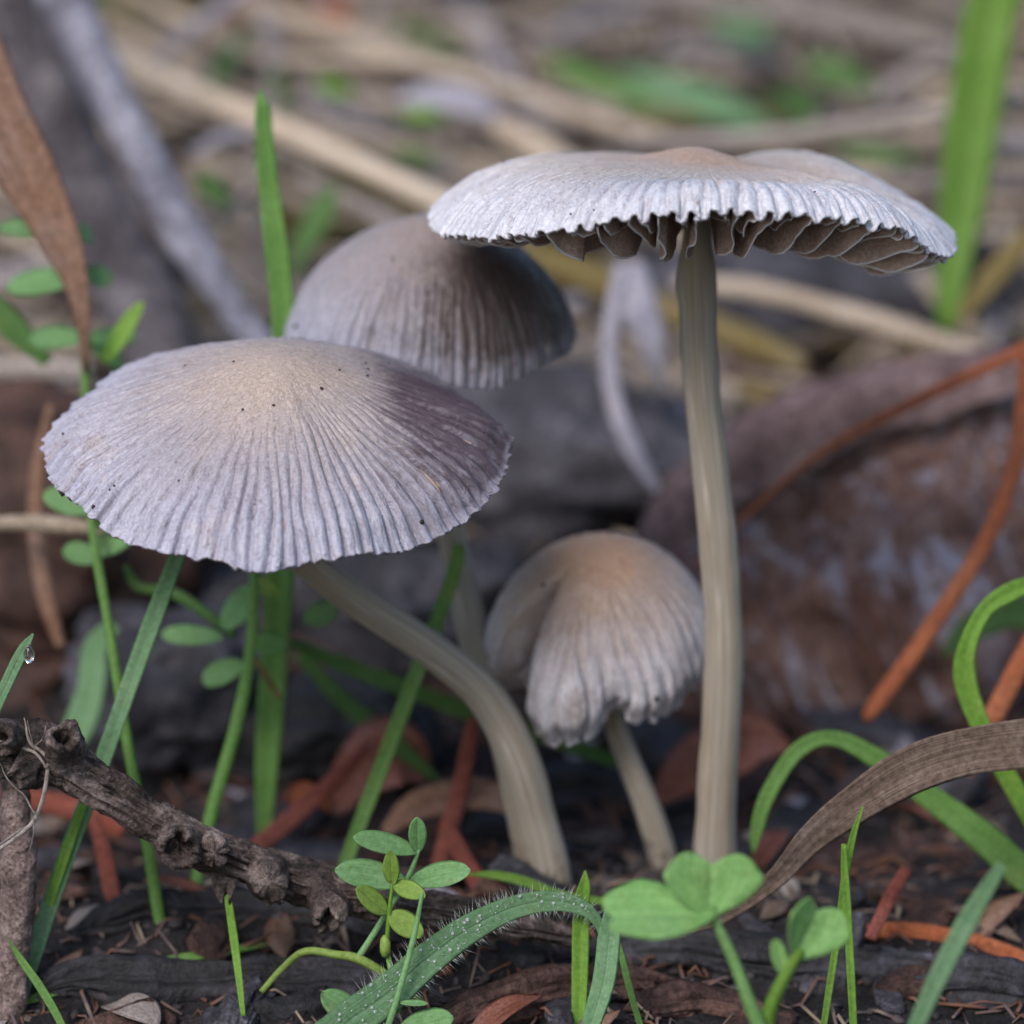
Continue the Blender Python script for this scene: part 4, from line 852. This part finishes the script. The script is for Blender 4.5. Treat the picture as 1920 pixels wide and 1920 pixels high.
def bgleaf(pts, mat, label, **k): return B(pts, mat, label, name='leaf', cat='leaf', group='small leaves on the bank', face=(0, -.8, .6), n=24, **k)
bgleaf([(740, 190, 12.2, 20), (800, 180, 12.2, 70), (880, 190, 12.2, 84), (950, 225, 12.2, 30)], 'straw_lilac', 'pale lilac dead leaf under the bent straw')
for q, m_, lb in [
        ([(590, 150, 12.5, 10), (625, 165, 12.5, 60), (665, 175, 12.5, 10)], 'grass_lime', 'small lime leaf under the bent straw'),
        ([(745, 222, 11.6, 10), (795, 215, 11.6, 56), (835, 225, 11.6, 10)], 'grass_lime', 'small lime leaf under the pale lilac leaf'),
        ([(730, 285, 11, 10), (780, 290, 11, 44), (820, 310, 11, 10)], 'grass', 'small green leaf above the bell cap'),
        ([(630, 345, 8.6, 6), (605, 395, 8.5, 70), (565, 470, 8.4, 50), (555, 520, 8.3, 10)], 'grass_dark', 'dark green pointed leaf between broad blade and bell cap'),
        ([(1010, 110, 15.5, 10), (1080, 140, 15.4, 70), (1190, 185, 15, 60), (1260, 215, 14.8, 10)], 'grass', 'long green leaf on the bank above the flat cap'),
        ([(1150, 130, 16, 10), (1250, 165, 15.8, 90), (1380, 215, 15.4, 80), (1450, 250, 15.2, 20)], 'grass_pale', 'pale green leaf on the bank above the flat cap'),
        ([(1330, 20, 18, 20), (1390, 50, 17.8, 110), (1450, 80, 17.6, 20)], 'grass_pale', 'pale green rounded leaf at the top of the bank'),
        ([(880, 110, 16.5, 10), (800, 70, 16.8, 60), (720, 40, 17, 10)], 'grass_dark', 'dull green leaf above the thick tan straw'),
        ([(390, 160, 12, 8), (410, 140, 12, 50), (470, 40, 13.8, 20)], 'grass_dark', 'dull green leaf beside the upright grey stalk'),
        ([(500, 130, 12.2, 8), (525, 160, 12.1, 44), (530, 220, 12, 10)], 'grass_dark', 'dark green leaf behind the upright blade tip'),
        ([(600, 0, 17, 20), (630, 20, 16.8, 70), (660, 45, 16.6, 20)], 'needle', 'orange-brown leaf at the top of the bank'),
        ([(360, 330, 8.4, 8), (390, 350, 8.4, 70), (430, 390, 8.2, 20)], 'grass_dark', 'dark green leaf tucked beside the pale weathered branch'),
        ([(1500, 110, 15.6, 10), (1570, 140, 15.4, 90), (1640, 170, 15, 20)], 'grass_dark', 'dark green leaf in the hollow above the flat cap'),
        ([(1560, 270, 11.8, 10), (1640, 290, 11.6, 60), (1740, 300, 11.4, 10)], 'grass_dark', 'dull green leaf under the grey-brown stalk'),
        ([(960, 800, 9.0, 10), (1000, 780, 9.0, 50), (1050, 770, 9.0, 10)], 'grass', 'small green leaf beside the edge of the tilted cap'),
        ([(-40, 540, 3.6, 40), (20, 610, 3.5, 70), (90, 680, 3.4, 40)], 'grass_dark', 'dark green blade piece behind the vetch leaflets')]:
    bgleaf(q, m_, lb)

# ---------------------------------------------------------------- scattered litter
LOOK = {'dry_straw': 'tan', 'grey_straw': 'grey-brown', 'olive_straw': 'olive-yellow', 'bright_straw': 'bright cream', 'dead_leaf_brown': 'dark brown', 'pale_lilac_stem': 'pale lilac', 'dead_leaf_orange': 'orange-brown',
        'dead_leaf_pink': 'pinkish', 'grass_dark_green': 'dull green', 'blackened_bark': 'blackened', 'grey_bark': 'grey', 'brown_bark': 'red-brown'}
def look(o, text):
    me = o.data; o['label'] = text % LOOK[me.materials[0].name]; return o
def slope_rot(x, y, yaw, tip=0.0):
    e = .15; dzx = float(ground_z(x + e, y) - ground_z(x - e, y)) / (2 * e); dzy = float(ground_z(x, y + e) - ground_z(x, y - e)) / (2 * e)
    dzx, dzy = np.clip(dzx, -.8, .8), np.clip(dzy, -.8, .8)
    n = Vector((-dzx, -dzy, 1)).normalized(); q = n.to_track_quat('Z', 'Y')
    from mathutils import Quaternion
    return q @ Quaternion((0, 0, 1), yaw) @ Quaternion((0, 1, 0), tip)
def spot(k):
    while True:
        y = rng.uniform(*k); hw_ = (DIST + y) * .1 * 1.25 + .6; return rng.uniform(-hw_, hw_), y
variants = []
for k in range(10):
    n = 34; path = np.stack([np.linspace(-1.5, 1.5, n) * rng.uniform(.9, 2.0), .2 * np.cumsum(rng.normal(size=n)) * .25, .05 * np.sin(np.linspace(0, 3, n) * rng.uniform(.5, 2))], -1)
    path[:, 1] -= path[:, 1].mean()
    v, f, co = tube_data(path, rng.uniform(.045, .125) * (1 - .3 * np.linspace(0, 1, n)), 10, .12, 1.5, k, .7)
    variants.append(mesh('straw_stem', v, f, M[['straw', 'straw_grey', 'straw', 'dead_leaf', 'straw_olive', 'straw_bright', 'straw_grey', 'straw', 'dead_leaf', 'straw_lilac'][k]], co))
for k in range(290):
    x_, y_ = spot((8, 24)); o = obj('straw_stem', variants[int(rng.integers(10))], None, 'dry straw stem lying among the litter of the bank', 'straw', 'loose straw scattered over the bank')
    o.rotation_mode = 'QUATERNION'; o.rotation_quaternion = slope_rot(x_, y_, rng.normal(-.35, .6), rng.normal(0, .10))
    o.location = (x_, y_, float(ground_z(x_, y_)) + rng.uniform(.05, .5)); look(o, '%s straw stem lying loose in the litter of the bank')
cv = []
v0, f0 = ico(1, 3)
for k in range(12):
    a = np.array([rng.uniform(.55, .9), rng.uniform(.25, .45), rng.uniform(.1, .2)])
    q = np.sign(v0) * np.abs(v0) ** .55; q = q * (1 + .3 * fbm(v0 * 1.3 + 7 * k, 3, k)[:, None])
    q = q * a; q[:, 2] += .05 * vn(np.stack([q[:, 0] * 2, q[:, 1] * 14, 0 * q[:, 0]], -1), k) + .06 * np.sin(q[:, 0] * 2 + k)
    cv.append(mesh('bark_chip', q, f0, M[['charcoal', 'chip_grey', 'chip_brown', 'charcoal', 'chip_grey', 'chip_brown'][k % 6]], q))
for k in range(260):
    x_, y_ = spot((-5.5, 2.5)) if k < 130 else spot((2.5, 16)); s_ = rng.uniform(.22, .6) if k < 130 else rng.uniform(.5, 1.3)
    if y_ < -3.3 and s_ > .4: s_ = .3
    o = obj('bark_chip', cv[int(rng.integers(12))], None, 'angular dark bark chip lying on the soil', 'bark chip', 'bark chips strewn over the soil')
    o.rotation_mode = 'QUATERNION'; o.rotation_quaternion = slope_rot(x_, y_, rng.uniform(0, 6.28), rng.normal(0, .25)); o.scale = (s_,) * 3
    o.location = (x_, y_, float(ground_z(x_, y_)) + .05 * s_); look(o, ('small %s bark chip on the soil around the stems' if k < 130 else 'larger %s bark chip on the rising bank behind'))
lv = []
for k in range(6):
    t = np.linspace(0, 1, 20); path = np.stack([(t - .5) * 1.6, .1 * np.sin(3 * t + k), .25 * np.sin(np.pi * t) * rng.uniform(.2, 1)], -1)
    v, f, co = blade_data(path, rng.uniform(.4, .7) * np.maximum(np.sin(np.pi * np.clip(t, .01, .99)) ** .8, .03), (0, 0, 1), rng.uniform(-.3, .4), .04, 0, .08, k)
    lv.append(mesh('dead_leaf', v, f, M[['dead_leaf', 'dead_leaf_orange', 'dead_leaf_pink', 'straw_lilac', 'straw_grey', 'grass_dark'][k]], co))
for k in range(90):
    x_, y_ = spot((4.5, 28)); s_ = rng.uniform(.6, 1.3)
    o = obj('dead_leaf', lv[int(rng.integers(6))], None, 'small curled leaf lying in the litter of the bank', 'leaf', 'curled leaves in the bank litter')
    o.rotation_mode = 'QUATERNION'; o.rotation_quaternion = slope_rot(x_, y_, rng.uniform(0, 6.28), rng.normal(0, .4)); o.scale = (s_,) * 3
    o.location = (x_, y_, float(ground_z(x_, y_)) + .06); look(o, 'small curled %s leaf lying in the litter of the bank')
for k in range(70):
    x_, y_ = spot((-1.6, 4.5)); s_ = rng.uniform(.25, .55)
    o = obj('leaf_scrap', lv[int(rng.integers(5))], None, 'scrap of dead leaf lying on the dark soil around the stems', 'leaf', 'leaf scraps on the soil')
    o.rotation_mode = 'QUATERNION'; o.rotation_quaternion = slope_rot(x_, y_, rng.uniform(0, 6.28), rng.normal(0, .4)); o.scale = (s_,) * 3
    o.location = (x_, y_, float(ground_z(x_, y_)) + .04); look(o, '%s leaf scrap lying on the dark soil around the stems')
n = 900; cy_ = 7.0 + 20 * rng.uniform(size=n) ** .8; cx_ = rng.uniform(-1, 1, n) * ((DIST + cy_) * .13 + 1)
L = rng.uniform(.8, 3.2, n); r = .012 + .05 * rng.uniform(size=n) ** 1.6; az = np.where(rng.uniform(size=n) < .65, rng.normal(-.35, .4, n), rng.uniform(0, 6.28, n)); bd = rng.normal(0, .25, n)
pts = [np.stack([cx_, cy_, 0 * cx_], -1)]
for k in range(4): pts.append(pts[-1] + np.stack([np.cos(az + bd * k), np.sin(az + bd * k), 0 * az], -1) * (L / 4)[:, None])
lift = rng.uniform(.02, .75, n)
for k, q in enumerate(pts): q[:, 2] = ground_z(q[:, 0], q[:, 1]) + r + lift * (.4 + .6 * np.sin(k * .785))
sdv = np.stack([-np.sin(az), np.cos(az), 0 * az], -1) * r[:, None]; upv = np.stack([0 * r, 0 * r, r], -1)
V = np.stack([q + o_ for q in pts for o_ in (sdv, upv, -sdv, -upv)], 1)
quad = np.vstack([sheet(5, 4, True), [[3, 2, 1, 0], [16, 17, 18, 19]]]); F = quad[None] + (np.arange(n) * 20)[:, None, None]
cc = np.repeat(rng.uniform(0, 1, (n, 1)), 20, 1)
obj('dry_thatch', mesh('dry_thatch', V.reshape(-1, 3), F.reshape(-1, 4), M['thatch'], None, {'tone': cc}), None, 'tangle of thin dry grass covering the bank behind', 'dry grass', None, 'stuff')
v0, f0 = ico(1, 1); n = 9000
cy_ = rng.uniform(-4, 14, n); cx_ = rng.uniform(-1, 1, n) * ((DIST + cy_) * .13 + 1.2); r = .012 + .055 * rng.uniform(size=n) ** 3
ft = [P(1030, 1690, 1.0), P(1340, 1640, 1.0), P(1000, 1660, 1.5), P(1262, 1690, 1.75)]
for k in range(1400):
    q = ft[k % 4]; a_ = rng.uniform(0, 6.283); d_ = .14 + .28 * abs(rng.normal()); cx_[k], cy_[k] = q[0] + d_ * np.cos(a_), q[1] + d_ * np.sin(a_); r[k] = .015 + .05 * rng.uniform() ** 2
cz_ = ground_z(cx_, cy_) + r * .25
V = v0[None] * (1 + .13 * rng.normal(size=(n, len(v0), 1))) * (r[:, None, None] * rng.uniform(.55, 1.5, (n, 1, 3)) * [1, 1, .7]) + np.stack([cx_, cy_, cz_], -1)[:, None]
F = f0[None] + (np.arange(n) * len(v0))[:, None, None]
obj('soil_crumbs', mesh('soil_crumbs', V.reshape(-1, 3), F.reshape(-1, 3), M['crumb'], None, None, True), None, 'loose dark crumbs of soil and bark covering the ground', 'soil', None, 'stuff')
n = 5200; cy_ = rng.uniform(-4, 16, n); cx_ = rng.uniform(-1, 1, n) * ((DIST + cy_) * .13 + 1.2)
L = rng.uniform(.08, .5, n) * (1 + .05 * np.clip(cy_, 0, 20)); r = rng.uniform(.006, .02, n); az = rng.uniform(0, 6.283, n)
a = np.stack([cx_, cy_, ground_z(cx_, cy_) + r], -1); m_ = a + np.stack([np.cos(az) * L / 2, np.sin(az) * L / 2, rng.uniform(0, .08, n)], -1); e_ = a + np.stack([np.cos(az + .3) * L, np.sin(az + .3) * L, 0 * L], -1)
e_[:, 2] = ground_z(e_[:, 0], e_[:, 1]) + r; m_[:, 2] = np.maximum(m_[:, 2], ground_z(m_[:, 0], m_[:, 1]) + r)
sdv = np.stack([-np.sin(az), np.cos(az), 0 * az], -1) * r[:, None]; upv = np.stack([0 * r, 0 * r, r], -1)
V = np.stack([q + o_ for q in (a, m_, e_) for o_ in (sdv, upv, -sdv, -upv)], 1)
quad = np.vstack([sheet(3, 4, True), [[3, 2, 1, 0], [8, 9, 10, 11]]]); F = quad[None] + (np.arange(n) * 12)[:, None, None]
obj('plant_fragments', mesh('plant_fragments', V.reshape(-1, 3), F.reshape(-1, 4), M['fragment']), None, 'tiny broken bits of needles, roots and straw littering the soil', 'litter', None, 'stuff')
